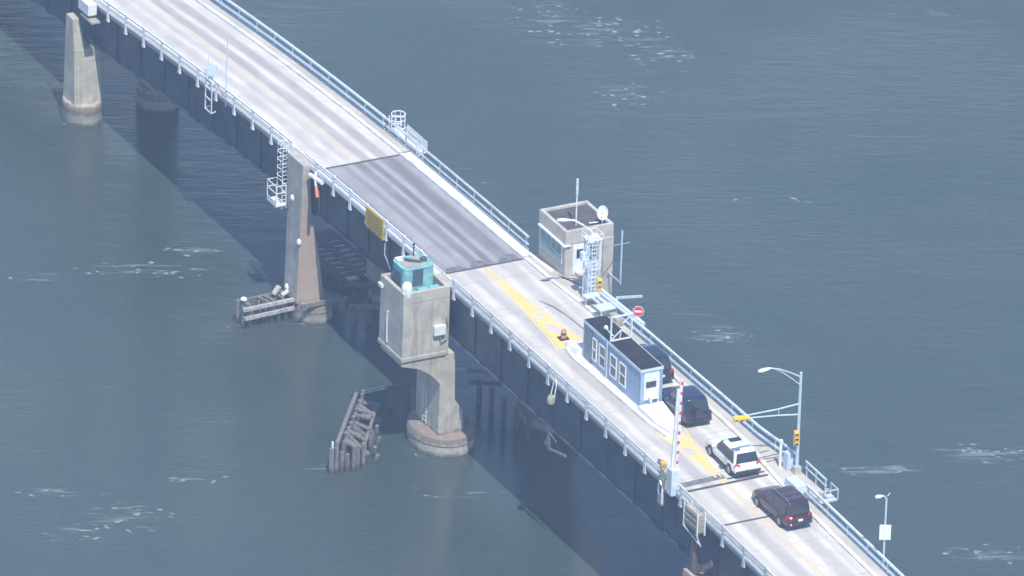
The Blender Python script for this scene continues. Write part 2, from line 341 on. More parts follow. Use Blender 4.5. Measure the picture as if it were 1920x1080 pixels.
b.inputs['Roughness'].default_value = 0.07; b.inputs['IOR'].default_value = 1.42
b.inputs['Subsurface Weight'].default_value = 1.0; b.inputs['Subsurface Radius'].default_value = (1.0, 1.2, 1.2); b.inputs['Subsurface Scale'].default_value = 0.45
wv = nt.nodes.new("ShaderNodeMapping"); wv.inputs['Scale'].default_value = (0.16, 0.75, 1); nt.links.new(rotp.outputs[0], wv.inputs['Vector'])
n1 = noise(nt, wv.outputs[0], 1.6, 7, 0.66, 0.3)
wv2 = nt.nodes.new("ShaderNodeMapping"); wv2.inputs['Scale'].default_value = (0.05, 0.16, 1); nt.links.new(rotp.outputs[0], wv2.inputs['Vector'])
n2 = noise(nt, wv2.outputs[0], 1.0, 3, 0.5, 0.5)
gust = ramp(nt, noise(nt, pos(nt, (0.02, 0.035, 1)), 1.0, 3, 0.5, 1.0), 0.35, 0.65, 0.45, 1.7)
wv3 = nt.nodes.new("ShaderNodeMapping"); wv3.inputs['Scale'].default_value = (0.4, 1.6, 1); nt.links.new(rotp.outputs[0], wv3.inputs['Vector'])
n3 = noise(nt, wv3.outputs[0], 2.2, 4, 0.6, 0.4)
hgt = mth(nt, 'ADD', mth(nt, 'MULTIPLY', mth(nt, 'ADD', mth(nt, 'MULTIPLY', n1, 0.5), mth(nt, 'MULTIPLY', n3, 0.26)), gust), mth(nt, 'MULTIPLY', n2, 1.0))
bp = N(nt, "ShaderNodeBump", i_Strength=1.0, i_Distance=0.11); nt.links.new(hgt, bp.inputs['Height']); nt.links.new(bp.outputs[0], b.inputs['Normal'])
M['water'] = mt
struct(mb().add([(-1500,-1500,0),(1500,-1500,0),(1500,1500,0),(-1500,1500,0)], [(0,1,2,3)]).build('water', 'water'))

# ------------------------------------------------------------------ road surface
KERB = [(19,6.05),(22.9,6.12),(26.8,6.32),(30.7,6.6),(34.2,6.85),(38.6,6.98),(46,7.02),(50,6.95),(53,6.58),(55.5,6.35),(60,6.2),(64,6.1),(80,6.05)]
OUT = [(19,6.85),(22,7.2),(26,7.35),(30,7.55),(34,7.7),(40,7.8),(50,8.0),(53,8.35),(58.2,8.5),(58.3,7.2),(62,7.0),(80,6.95)]
kf = lambda x: lerp(KERB, x); of = lambda x: lerp(OUT, x)
T = -0.30
XF = frange(-140, -0.09, 1.5); XL = frange(0.09, 18.91, 1.0); XN = frange(19.09, 140, 1.0)
struct(mb().strip(XF, 0.0, 6.05, -0.12, 0.0).build('road', 'road'))
struct(mb().strip(XL, 0.0, 6.05, -0.12, 0.0).build('road', 'leaf'))
struct(mb().strip(XN, 0.0, kf, -0.12, 0.0).build('road', 'road_near'))
struct(mb().strip(XF, 6.35, 6.85, -0.1, 0.13).build('sidewalk', 'walk'))
struct(mb().strip(XL, 6.35, 6.85, -0.1, 0.13).build('sidewalk', 'walk_steel'))
struct(mb().strip(XN, lambda x: kf(x)+0.30, of, -0.1, 0.13).build('sidewalk', 'walk'))
# yellow centre lines on approaches and marked areas
def poly_on(poly, zoff, th=0.004):
    return mb().prism(poly, lambda x, y: Z(x)+zoff-0.003, lambda x, y: Z(x)+zoff)
ml = mb()
for s in (-0.11, 0.11): ml.strip(frange(-140, -0.2, 1.5), 2.85+s-0.045, 2.85+s+0.045, 0.001, 0.005)
struct(ml.build('lane_marking', 'yline'))
ml = mb()
for s in (-0.11, 0.11): ml.strip(frange(54.9, 140, 1.5), 3.08+s-0.06, 3.08+s+0.06, 0.001, 0.005)
struct(ml.build('lane_marking', 'yline'))
LG = [(19.2,2.86),(24.85,2.50),(30.75,2.08),(32.7,1.78),(34.0,1.9)]; RG = [(19.2,3.12),(24.86,3.42),(28.76,3.66),(31.6,4.05),(34,4.2)]
ml = mb(); xs = frange(19.2, 32.6, 0.7)
ml.strip(xs, lambda x: lerp(LG, x)-0.07, lambda x: lerp(LG, x)+0.07, 0.001, 0.006)
ml.strip(xs, lambda x: lerp(RG, x)-0.07, lambda x: lerp(RG, x)+0.07, 0.001, 0.006)
L2 = [(46.2,2.25),(48.6,2.5),(52,2.85),(54.95,3.02)]; R2 = [(46.2,4.3),(48.6,3.85),(52,3.42),(54.95,3.14)]
xs = frange(46.4, 54.9, 0.7)
ml.strip(xs, lambda x: lerp(L2, x)-0.07, lambda x: lerp(L2, x)+0.07, 0.001, 0.006)
ml.strip(xs, lambda x: lerp(R2, x)-0.07, lambda x: lerp(R2, x)+0.07, 0.001, 0.006)
struct(ml.build('lane_marking', 'yellow'))
ml = mb()
ml.strip(frange(21.5, 32.5, 0.7), lambda x: lerp(LG, x)+0.16, lambda x: lerp(RG, x)-0.16, 0.001, 0.004)
ml.strip(frange(47.4, 53.0, 0.7), lambda x: lerp(L2, x)+0.14, lambda x: lerp(R2, x)-0.14, 0.001, 0.004)
struct(ml.build('lane_marking', 'yellow'))
pm = mb()
def diamond(cx, cy, a, b_):
    poly = [(cx-a, cy-b_*.2), (cx, cy+b_), (cx+a, cy+b_*.2), (cx, cy-b_)]
    pm.prism(poly, lambda x, y: Z(x)+0.005, lambda x, y: Z(x)+0.009)
diamond(27.3, 3.0, 1.0, .24); diamond(29.6, 3.0, .95, .55); diamond(49.4, 3.0, .85, .45)
struct(pm.build('lane_marking', 'patch'))
# dark sweeping curve beside the island and the rubbed patches at the leaf end
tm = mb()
cur = [(25.3,4.12),(26.6,4.55),(28.2,4.78),(30.0,4.85),(31.8,4.95),(33.6,5.05)]  # a post's cast shadow, painted on the road as a dark curve
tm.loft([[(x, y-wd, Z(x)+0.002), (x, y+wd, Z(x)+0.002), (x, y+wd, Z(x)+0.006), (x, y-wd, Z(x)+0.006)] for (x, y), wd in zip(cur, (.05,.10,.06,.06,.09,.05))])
tm.strip([18.0, 18.3, 18.6, 18.88], lambda x: 2.0+(18.9-x)*.7, lambda x: 3.6-(18.9-x)*.3, 0.001, 0.006)
tm.strip([18.2, 18.5, 18.88], lambda x: 0.2+(18.9-x)*.5, lambda x: 1.9-(18.9-x)*.6, 0.001, 0.006)
tm.strip([17.9, 18.3, 18.88], lambda x: 4.1+(18.9-x)*.9, lambda x: 5.9-(18.9-x)*.1, 0.001, 0.006)
struct(tm.build('lane_marking', 'tar_and_shadow'))  # painted cast shadow curve and the rubbed patches

# ------------------------------------------------------------------ spans
def deck_parts(t, x0, x1, yo, gd, fb, leaf=False):
    xs = frange(x0, x1, 1.0)
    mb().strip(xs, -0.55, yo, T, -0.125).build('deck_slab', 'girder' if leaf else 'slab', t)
    mb().strip(xs, -0.62, -0.14, -0.122, 0.06).build('deck_edge', 'slab' if not leaf else 'walk_steel', t)
    mb().strip(xs, -0.14, -0.003, -0.12, 0.16).build('kerb', 'kerb' if not leaf else 'rail', t)
    mb().strip(xs, lambda x: kf(x)+0.003 if x > 19 else 6.053, lambda x: (kf(x) if x > 19 else 6.05)+0.297, -0.12, 0.15).build('kerb', 'kerb', t)
    for gy in (-0.10, 5.9):
        g = mb()
        d = gd
        g.loft([[(x, gy-.02, Z(x)-d(x)), (x, gy+.02, Z(x)-d(x)), (x, gy+.02, Z(x)+T-.003), (x, gy-.02, Z(x)+T-.003)] for x in xs])
        g.loft([[(x, gy-.24, Z(x)-d(x)-.06), (x, gy+.24, Z(x)-d(x)-.06), (x, gy+.24, Z(x)-d(x)-.003), (x, gy-.24, Z(x)-d(x)-.003)] for x in xs])
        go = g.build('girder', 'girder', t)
        if gy < 0:
            for x in frange(x0+1.2, x1-1.2, 4.0):
                if -48 < x < 72: mb().box(x-.02, x+.02, gy-.13, gy-.023, Z(x)-d(x)+.03, Z(x)+T-.06).build('stiffener', 'girder', go)
    q = mb()
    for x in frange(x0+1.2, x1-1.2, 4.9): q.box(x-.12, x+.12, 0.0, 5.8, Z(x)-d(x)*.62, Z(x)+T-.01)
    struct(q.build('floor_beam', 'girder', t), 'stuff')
gdF = lambda x: 3.5; gdL = lambda x: 3.35-.0*x; gdN = lambda x: 3.9
sp1 = thing('approach_span', 'long pale concrete road span running up to the top left corner', 'bridge span', (-40,3,Z(-40)), group='bridge spans')
deck_parts(sp1, -140, -0.1, 6.95, gdF, 1)
sp2 = thing('drawbridge_leaf', 'short lifting span with the dark road surface between the two joints', 'bridge span', (9.5,3,Z(9.5)), group='bridge spans')
deck_parts(sp2, 0.1, 18.9, 6.95, gdL, 1, True)
sp3 = thing('approach_span', 'pale road span carrying the blue booth and the waiting cars', 'bridge span', (50,3,Z(50)), group='bridge spans')
deck_parts(sp3, 19.1, 140, lambda x: of(x)+.05, gdN, 1)
# joints
def joint(x, w_, y0, y1, parent, mat='joint', sk=0):
    mb().hexa([(x-w_, y0, Z(x)-.05), (x+w_, y0, Z(x)-.05), (x+w_+sk, y1, Z(x)-.05), (x-w_+sk, y1, Z(x)-.05)],
              [(x-w_, y0, Z(x)+.008), (x+w_, y0, Z(x)+.008), (x+w_+sk, y1, Z(x)+.008), (x-w_+sk, y1, Z(x)+.008)]).build('expansion_joint', mat, parent)
joint(0.0, 0.11, 0.0, 6.05, sp1); joint(19.0, 0.10, 0.0, 6.05, sp3)
joint(53.6, 0.32, 0.35, 3.5, sp3, 'tar_and_shadow', -.15); joint(54.5, 0.14, 0.2, 6.3, sp3, 'joint', -.1); joint(59.6, 0.10, 0.2, 5.4, sp3, 'joint')
joint(53.9, 0.10, 3.5, 6.3, sp3, 'joint')
joint(-38.2, 0.05, 0.0, 6.05, sp1)

# ------------------------------------------------------------------ railings
def near_post_mesh():
    p = mb(); p.box(-.075,.075,-.06,.06,-.2,.93); p.box(-.09,.09,-.08,.08,.93,1.0)
    p.hexa([(-.17,-.09,-.46),(.17,-.09,-.46),(.17,.03,-.46),(-.17,.03,-.46)], [(-.08,-.07,.25),(.08,-.07,.25),(.08,.03,.25),(-.08,.03,.25)])
    p.box(-.19,.19,-.1,.04,-.51,-.46)
    return p
def railing(label, xs_posts, x0, x1, yf, rails, mat, postmb, group='bridge railings'):
    yy = yf if callable(yf) else (lambda x: yf)
    xm = xs_posts[len(xs_posts)//2]
    t = thing('railing', label, 'railing', (xm, yy(xm), Z(xm)), group=group)
    xs = frange(x0, x1, 1.2)
    for (zo, w_, h_) in rails: mb().beam(xs, yf, zo, w_, h_).build('rail', mat, t)
    src = None
    for x in xs_posts:
        if src is None:
            src = postmb.build('post', mat, t, local=True); src['_root'] = [0,0,0]
            src.location = Vector((x, yy(x), Z(x)))-Vector(t['_root'])
        else: inst(src, 'post', t, (x, yy(x), Z(x)))
    return t
S = 2.95
NY = -0.66
rl = [(0.88,.10,.12),(0.50,.09,.11),(0.14,.08,.08)]
railing('near side white railing along the far pale span, up to the tall bare pier', [x for x in frange(-3.6-2.97*26, -3.6, 2.97)], -100, -3.2, NY, rl, 'white', near_post_mesh())
rl2 = [(0.88,.10,.12),(0.60,.07,.07),(0.2,.10,.28)]
railing('near side railing of the dark lifting span with a broad white lower rail', [0.6,3.3,5.9,8.5,11.5,14.2,16.8], -1.2, 17.6, NY, rl2, 'white', near_post_mesh())
railing('near side railing below the blue booth, between the concrete tower and the striped gate arm', frange(21.9, 53.0, 3.0), 21.6, 53.4, NY, rl, 'rail', near_post_mesh())
railing('near side railing running off the bottom edge past the ragged panelled box', frange(55.3, 100, 3.0), 54.9, 100, NY, rl, 'rail', near_post_mesh())
def far_post():
    p = mb(); p.box(-.04,.04,-.04,.04,-.25,1.02); p.box(-.05,.05,-.1,.1,-.3,.0); return p
frl = [(1.02,.16,.13),(0.46,.19,.15),(0.02,.10,.22)]
railing('far side double railing along the far pale span, up to the small caged ladder', frange(-100, -4.5, 2.9), -100, -4.2, 7.0, frl, 'railblue', far_post())
railing('far side railing of the dark lifting span ending at the concrete control house', frange(-3.6, 17.6, 2.65), -4.0, 17.9, 7.0, [(1.02,.13,.11),(0.46,.12,.11),(0.02,.10,.22)], 'rail', far_post())
railing('far side railing between the control house and the tall signal pole', frange(26.2, 54.6, 2.84), 26.2, 54.4, lambda x: of(x)+0.02, frl, 'railblue', far_post())
railing('short outset railing around the signal pole platform', frange(55.6, 58.2, 1.3), 55.4, 58.3, 8.55, [(1.05,.10,.09),(0.6,.10,.09)], 'railblue', far_post())
railing('far side railing from the signal pole platform to the bottom edge', frange(58.6, 100, 2.9), 58.4, 100, 7.05, frl, 'railblue', far_post())

# ------------------------------------------------------------------ piers
def foot(t, cx, cy, rx, ry, h, mat='foot'):
    mb().ellipse(cx, cy, [(rx*1.0, ry*1.0, -3), (rx*1.02, ry*1.02, 0.0), (rx, ry, h*.55), (rx*1.03, ry*1.03, h*.6), (rx*1.0, ry*1.0, h*.93), (rx*.95, ry*.95, h)], 36).build('footing', mat, t, smooth=True)
def frust(x0,x1,y0,y1,z0, X0,X1,Y0,Y1,z1):
    return ([(x0,y0,z0),(x1,y0,z0),(x1,y1,z0),(x0,y1,z0)],[(X0,Y0,z1),(X1,Y0,z1),(X1,Y1,z1),(X0,Y1,z1)])
# pier A
pa = thing('bridge_pier', 'two-legged pale pier at the upper left with round weathered footings', 'bridge pier', (-37.2,2,0), group='bridge piers')
foot(pa, -37.2, -0.75, 1.6, 1.4, 1.6); foot(pa, -37.2, 5.3, 1.65, 1.5, 1.6)
c = mb(); c.loft([[(-38.1,-1.85,1.5),(-36.15,-1.85,1.5),(-36.15,.35,1.5),(-38.1,.35,1.5)],[(-37.95,-1.85,5.9),(-36.3,-1.85,5.9),(-36.3,.25,5.9),(-37.95,.25,5.9)]]); c.hexa(*frust(-37.95,-36.35,-1.85,-.95,5.903, -37.85,-36.75,-1.85,-1.3,8.2))
c.build('column', 'conc_pier', pa, bevel=.05)
c = mb(); c.hexa(*frust(-38.0,-36.2,4.3,6.3,1.6, -37.9,-36.4,4.4,6.2,5.9)); c.build('column', 'conc_pier', pa, bevel=.05)
c = mb(); c.hexa(*frust(-37.7,-36.5,0.15,4.4,3.3, -37.7,-36.5,0.15,4.4,5.7)); c.build('cross_beam', 'conc_pier', pa)
mb().box(-37.6,-36.7,-0.4,0.2,5.92,6.1).build('bearing', 'girder', pa)
mb().box(-37.6,-36.7,5.4,6.1,5.92,6.1).build('bearing', 'girder', pa)
# pier B
pb = thing('bridge_pier', 'tall bare pier rising past the railing beside the ladder basket', 'bridge pier', (-1.8,0.2,0), group='bridge piers')
foot(pb, -1.75, 0.35, 1.75, 1.5, 1.45); foot(pb, -1.75, 6.6, 1.75, 1.5, 1.45)
c = mb(); c.loft([[(-2.95,-1.2,1.4),(-0.9,-1.2,1.4),(-0.9,.95,1.4),(-2.95,.95,1.4)],
                  [(-2.8,-1.2,5.5),(-0.7,-1.2,5.5),(-0.7,.3,5.5),(-2.8,.3,5.5)],
                  [(-2.7,-1.2,8.3),(-0.55,-1.2,8.3),(-0.55,-.35,8.3),(-2.7,-.35,8.3)],
                  [(-2.8,-1.25,12.35),(-0.3,-1.25,12.35),(-0.3,-.72,12.35),(-2.8,-.72,12.35)]])
c.build('column', 'conc_red', pb, bevel=.05)
c = mb(); c.box(-2.9,-0.7,5.2,8.2,1.4,8.2); c.build('column', 'conc_pier', pb)
c = mb()
for p in [(-1.9,-1.22,9.2),(-.72,-1.22,6.3),(-2.4,-1.22,2.1)]: c.sphere(p, .22, .16, .26)
c.build('utility_fitting', 'white', pb)
# pier C
pc = thing('bridge_pier', 'massive pier with an overhanging concrete tower and wide round footing', 'bridge pier', (19.6,0,0), group='bridge piers')
foot(pc, 19.45, -0.1, 2.75, 2.15, 1.4); foot(pc, 19.45, 8.4, 2.7, 2.2, 1.4)
c = mb()
c.loft([[(17.8,-1.2,1.38),(21.25,-1.2,1.38),(21.25,.75,1.38),(17.8,.75,1.38)], [(17.8,-1.2,3.1),(21.3,-1.2,3.1),(21.3,.6,3.1),(17.8,.6,3.1)], [(17.8,-1.2,3.9),(21.3,-1.2,3.9),(21.3,.0,3.9),(17.8,.0,3.9)], [(17.8,-1.2,7.6),(21.35,-1.2,7.6),(21.35,-.12,7.6),(17.8,-.12,7.6)]])
c.build('column', 'conc_pier', pc, bevel=.05)
# haunch under the tower: curved corbel
c = mb(); prof = [(-1.203,5.35),(-1.203,7.62),(-4.1,7.62),(-4.2,7.25),(-3.7,7.1),(-2.9,6.85),(-2.2,6.4),(-1.6,5.85)]
c.loft([[(x, y, z) for y, z in prof] for x in (18.1, 21.38)]); c.build('corbel', 'conc_pier', pc)
h = mb(); X0,X1,Y0,Y1,zb,zt = 17.9,21.45,-4.25,-0.72,7.63,12.75
h.box(X0,X1,Y0,Y1,zb,11.9)
for a in ((X0,X1,Y0,Y0+.28),(X0,X1,Y1-.28,Y1),(X0,X0+.28,Y0+.281,Y1-.281),(X1-.28,X1,Y0+.281,Y1-.281)): h.box(*a,11.903,zt)
h.box(X0-.06,X1+.06,Y0-.06,Y1-.2,zb-.02,zb+.28)
h.build('tower', 'conc', pc, bevel=.04)
c = mb(); c.box(17.9,21.4,6.9,9.4,1.38,7.6); c.build('column', 'conc_pier', pc)
c = mb(); c.box(21.455,21.75,-1.95,-1.1,9.3,10.0); wb = c.build('meter_box', 'white', pc, bevel=.03)
c = mb(); c.tube([(21.6,-1.0,10.6),(21.55,-.8,9.6),(21.6,-.95,8.9),(21.62,-1.35,8.75),(21.6,-1.5,9.2)], .045); c.build('cable', 'tan', pc)
c = mb(); c.tube([(19.2,-4.3,8.2),(19.2,-4.33,10.0),(19.3,-4.33,10.6)], .05); c.box(17.8,18.35,-4.4,-4.25,11.9,12.15); c.build('pipe', 'white', pc)
# ladder and lamp at column C foot
c = mb()
for yo in (0,): 
    c.bar((19.0,-1.26,1.5),(19.0,-1.26,4.2),.05); c.bar((19.5,-1.26,1.5),(19.5,-1.26,4.2),.05)
    for k in range(9): c.bar((19.0,-1.26,1.7+k*.3),(19.5,-1.26,1.7+k*.3),.035)
c.build('ladder', 'white', pc)
# pier D
pd = thing('bridge_pier', 'pier top with pinkish concrete just entering at the bottom edge', 'bridge pier', (58.5,2,0), group='bridge piers')
foot(pd, 58.5, -0.4, 1.7, 1.5, 1.5); foot(pd, 58.5, 5.9, 1.7, 1.5, 1.5)
c = mb(); c.hexa(*frust(57.5,59.6,-1.5,.7,1.5, 57.5,59.6,-1.5,.6,8.15)); c.box(57.55,59.55,.35,.62,8.15,8.8); c.box(57.55,59.55,-1.5,-1.25,8.15,8.45); c.build('column', 'conc_red', pd, bevel=.04)
c = mb(); c.hexa(*frust(57.5,59.6,5.0,7.0,1.5, 57.5,59.6,5.0,7.0,8.1)); c.build('column', 'conc_pier', pd)
c = mb(); c.box(57.7,59.4,.62,5.0,6.2,8.1); c.build('cross_beam', 'conc_pier', pd)
c = mb(); c.box(57.9,58.25,-1.2,-.85,8.2,10.7); c.bar((58.0,-1.0,8.5),(57.0,-.7,9.8),.12); c.bar((58.2,-.9,8.4),(59.5,-.4,9.5),.2,.4); c.build('bearing', 'timberd', pd)
# ------------------------------------------------------------------ teal machine and radome on tower C
t = thing('generator', 'turquoise machine cabinet with rounded ends on the concrete tower top', 'generator', (19.7,-2.4,11.9))
def rr(x0,x1,y0,y1,rad,n=5):
    pts = []
    for cx, cy, a0 in ((x1-rad,y1-rad,0),(x0+rad,y1-rad,90),(x0+rad,y0+rad,180),(x1-rad,y0+rad,270)):
        for k in range(n+1): a = R(a0+90*k/n); pts.append((cx+rad*math.cos(a), cy+rad*math.sin(a)))
    return pts
c = mb(); c.prism(rr(18.5,20.5,-3.75,-1.45,.3), 12.35, 14.0); c.build('cabinet', 'teal', t)
c = mb(); c.prism(rr(18.45,20.55,-3.8,-1.4,.48), 14.0, 14.06); c.build('lid', 'teal', t)
c = mb(); c.prism(rr(18.75,20.25,-3.5,-1.7,.4), 14.063, 14.09); c.build('top_plate', 'tan', t)
c = mb(); c.tube([(18.8,-3.2,14.12),(19.4,-2.9,14.25),(19.9,-2.2,14.2)], .09); c.tube([(19.6,-1.9,14.09),(19.6,-1.9,14.3)], .25, 12); c.build('pipework', 'tealdark', t)
c = mb(); c.box(18.6,19.1,-3.6,-3.0,14.1,14.2); c.build('hatch', 'white', t)
c = mb(); c.box(20.5,20.53,-3.15,-2.35,12.75,13.95); c.box(18.9,20.0,-3.8,-3.751,12.7,13.6); c.build('grille', 'tealdark', t)
c = mb(); c.box(20.68,21.1,-2.9,-2.1,11.905,12.7); c.box(20.68,21.1,-2.05,-1.3,11.905,12.7); c.build('tank', 'teal', t, bevel=.04)
c = mb(); c.box(18.3,20.66,-3.9,-1.3,11.905,12.34); c.build('base', 'tealdark', t)
c = mb(); c.tube([(18.7,-2.2,14.1),(18.7,-2.2,14.9)], .05); c.sphere((18.7,-2.2,14.95), .1); c.build('exhaust_pipe', 'trim', t)
c = mb(); c.tube([(21.1,-3.85,12.0),(21.1,-3.85,12.55)], .05); c.ellipse(21.1,-3.85,[(.2,.2,12.4),(.37,.37,12.45),(.38,.38,13.0),(.34,.34,13.25),(.22,.22,13.42),(.03,.03,13.48)],20)
tag(c.build('radome', 'white', None, smooth=True), 'small white domed radome on the tower corner before the turquoise machine', 'radome')

# ------------------------------------------------------------------ control house (far side)
t = thing('control_house', 'square concrete control house with flat parapet roof on the far side', 'building', (20.7,9,7.6))
bx0,bx1,by0,by1,bt = 18.97,22.88,7.25,10.85,15.95
c = mb(); ch=.55
plan = [(bx0,by0),(bx1,by0),(bx1,by1),(bx0,by1)]
c.prism(plan, 7.6, 15.0)
c.build('wall', 'bldg', t)
plan2 = [(bx0-.03,by0-.03),(bx1+.03,by0-.03),(bx1+.03,by1+.03),(bx0-.03,by1+.03)]
c = mb()
def ring(c, outer, wd, z0, z1):
    cx = sum(p[0] for p in outer)/len(outer); cy = sum(p[1] for p in outer)/len(outer)
    inner = [(p[0]+(wd if p[0] < cx else -wd), p[1]+(wd if p[1] < cy else -wd)) for p in outer]
    n = len(outer); vs = [(x,y,z0) for x,y in outer]+[(x,y,z1) for x,y in outer]+[(x,y,z1) for x,y in inner]+[(x,y,z0) for x,y in inner]
    fs = []
    for i in range(n):
        j = (i+1)%n
        for a in range(4): b_ = (a+1)%4; fs.append((a*n+i, a*n+j, b_*n+j, b_*n+i))
    c.add(vs, fs)
ring(c, plan2, .25, 15.003, bt); c.build('parapet', 'bldg', t)
c = mb(); c.prism([(bx0+.23,by0+.23),(bx1-.23,by0+.23),(bx1-.23,by1-.23),(bx0+.23,by1-.23)], 15.003, 15.8); c.build('roof', 'bldroof', t)
c = mb(); c.prism([(bx0+.15,by0-.22),(bx1+.15,by0-.22),(bx1+.15,by0+.35),(bx1+.035,by0+.35),(bx1+.035,by0-.035),(bx0+.15,by0-.035)], 14.88, 14.98); c.build('canopy', 'white', t)
# ribbon window toward the road
wn = mb(); wn.box(bx0+.3,bx1-.45,by0-.05,by0-.003,13.35,14.8); wo = wn.build('window', 'white', t)
gl = mb()
for k in range(4):
    a = bx0+.37+k*.77; gl.box(a, a+.68, by0-.07, by0-.052, 13.95, 14.7); gl.box(a, a+.78, by0-.07, by0-.052, 13.4, 13.88)
gl.build('pane', plain('green_tinted_pane', (0.10,0.24,0.25), 0.15, spec=.8), wo)
# white panelled face with door and windows
c = mb(); c.box(bx1+.002,bx1+.05,by0+.58,by0+2.75,12.62,14.85); pn = c.build('panel', 'white', t)
c = mb(); c.box(bx1+.052,bx1+.09,by0+.72,by0+1.45,12.65,14.65); dr = c.build('door', 'white', t)
c = mb(); c.box(bx1+.092,bx1+.11,by0+.82,by0+1.3,13.85,14.5); c.build('pane', 'glass', dr)
c = mb(); c.box(bx1+.052,bx1+.09,by0+1.75,by0+2.55,13.5,14.85); wo = c.build('window', 'railblue', t)
c = mb(); c.box(bx1+.092,bx1+.11,by0+1.83,by0+2.12,14.35,14.75); c.box(bx1+.092,bx1+.11,by0+2.2,by0+2.47,14.35,14.75); c.box(bx1+.092,bx1+.11,by0+1.83,by0+2.47,13.6,14.25); c.build('pane', 'winglass', wo)
c = mb(); c.box(bx1+.002,bx1+.16,by0+2.85,by1,7.65,15.0); c.build('pilaster', 'bldg', t)
c = mb(); c.prism([(22.3,6.95),(26.2,7.4),(26.2,8.3),(23.01,8.5),(23.01,7.0)], 12.2, 12.6); struct(c.build('sidewalk', 'walk'))
c = mb(); c.box(23.05,24.3,7.95,8.7,12.605,12.75); c.box(23.05,23.8,7.95,8.6,12.753,12.92); c.build('step', 'patch', t)
# small edge planks on the walk beside the house
c = mb(); c.hexa([(18.6,6.55,12.56),(21.8,6.72,12.56),(21.8,6.95,12.56),(18.6,6.8,12.56)],[(18.6,6.55,12.64),(21.8,6.72,12.64),(21.8,6.95,12.64),(18.6,6.8,12.64)])
tag(c.build('threshold_plank', 'white'), 'long white plank lying on the walk at the foot of the control house', 'plank')
t2 = thing('antenna', 'tall thin antenna with a thick top rising from the control house roof', 'antenna', (21.9,8.5,15.25))
c = mb(); c.tube([(21.9,8.5,15.25),(21.9,8.5,18.0)], .05); c.build('mast', 'white', t2)
c = mb(); c.tube([(21.9,8.5,18.0),(21.9,8.5,18.1),(21.9,8.5,19.3)], [.06,.09,.09]); c.build('aerial', 'railblue', t2)
t2 = thing('satellite_dish', 'white oval dish at the back corner of the control house roof', 'satellite dish', (22.6,10.1,15.9))
def dish(c, ctr, nrm, rad, asp=1.0, depth=.12, n=20):
    ctr = Vector(ctr); nrm = Vector(nrm).normalized(); a = nrm.cross(Vector((0,0,1))).normalized(); b_ = a.cross(nrm)*-1
    rings = []
    for rr_, dd in ((.04,-depth),(.5,-depth*.75),(.85,-depth*.25),(1,0),(.98,-.03),(.5,-depth-.02),(.04,-depth-.04)):
        rings.append([ctr+nrm*dd+(a*math.cos(2*math.pi*k/n)*asp+b_*math.sin(2*math.pi*k/n))*rr_*rad for k in range(n)])
    c.loft(rings)
c = mb(); dish(c, (22.6,10.15,16.75), (.8,-.45,.25), .52, .72); c.build('reflector', 'white', t2, smooth=True)
c = mb(); c.tube([(22.5,10.2,15.9),(22.5,10.2,16.6)], .05); c.tube([(22.3,10.0,15.95),(22.3,9.3,16.0)], .05); c.build('mount', 'white', t2)
c = mb(); c.bar((22.7,10.1,16.8),(23.0,9.95,16.9),.06); c.build('feed', 'trim', t2)
t2 = thing('antenna', 'slim whip antenna with a thin cross bar standing behind the control house', 'antenna', (24.9,10.5,12.3))
c = mb(); c.tube([(24.9,10.5,12.3),(24.9,10.5,16.35)], .06); c.build('mast', 'pole', t2)
c = mb(); c.bar((24.9,9.9,15.35),(24.9,11.1,15.35),.03); c.build('cross_bar', 'pole', t2)
c = mb(); c.bar((24.9,10.5,12.4),(22.97,10.5,12.4),.07); c.build('bracket', 'pole', t2)

# ------------------------------------------------------------------ lattice tower, lamp, walkway platform
t = thing('lattice_tower', 'pale steel lattice tower with ladder in front of the control house', 'tower', (26.7,7.3,12.5))
z0, z1 = 12.62, 17.2
lg = [(26.35,6.85),(27.05,6.85),(27.05,7.65),(26.35,7.65)]
for (x, y) in lg: mb().bar((x,y,z0),(x,y,z1),.065).build('leg', 'railblue', t)
br = mb(); k = 0
zz = z0
while zz < z1-.6:
    for i in range(4):
        a = lg[i]; b_ = lg[(i+1)%4]
        br.bar((*a, zz+.6), (*b_, zz+.6), .035)
        if (k+i) % 2: br.bar((*a, zz), (*b_, zz+.6), .03)
        else: br.bar((*b_, zz), (*a, zz+.6), .03)
    zz += .6; k += 1
br.build('bracing', 'pole', t)
c = mb()
c.box(26.2,27.2,6.7,7.8,z1,z1+.05); 
for a, b_ in (((26.2,6.7),(27.2,6.7)),((27.2,6.7),(27.2,7.8)),((27.2,7.8),(26.2,7.8)),((26.2,7.8),(26.2,6.7))):
    c.bar((*a,z1+.45),(*b_,z1+.45),.05); c.bar((*a,z1),(*a,z1+.45),.05)
c.build('head_frame', 'white', t)
c = mb(); c.bar((27.12,7.05,z0),(27.12,7.05,z1),.04); c.bar((27.12,7.4,z0),(27.12,7.4,z1),.04)
for k in range(14): c.bar((27.12,7.05,z0+.3+k*.3),(27.12,7.4,z0+.3+k*.3),.03)
c.build('ladder', 'white', t)
c = mb(); c.box(26.3,26.9,6.98,7.3,13.1,14.9); c.box(26.35,26.8,6.5,6.8,15.6,16.2); c.build('equipment_box', 'railblue', t, bevel=.02)
t2 = thing('street_lamp', 'lamp arm reaching left from the top of the lattice tower', 'street lamp', (26.5,6.8,17.3), group='street lamps')
c = mb(); c.tube([(26.6,7.5,17.25),(26.5,7.2,17.7),(26.4,6.6,18.2),(26.3,6.0,18.6),(26.3,5.6,18.68)], .065); c.build('arm', 'white', t2)
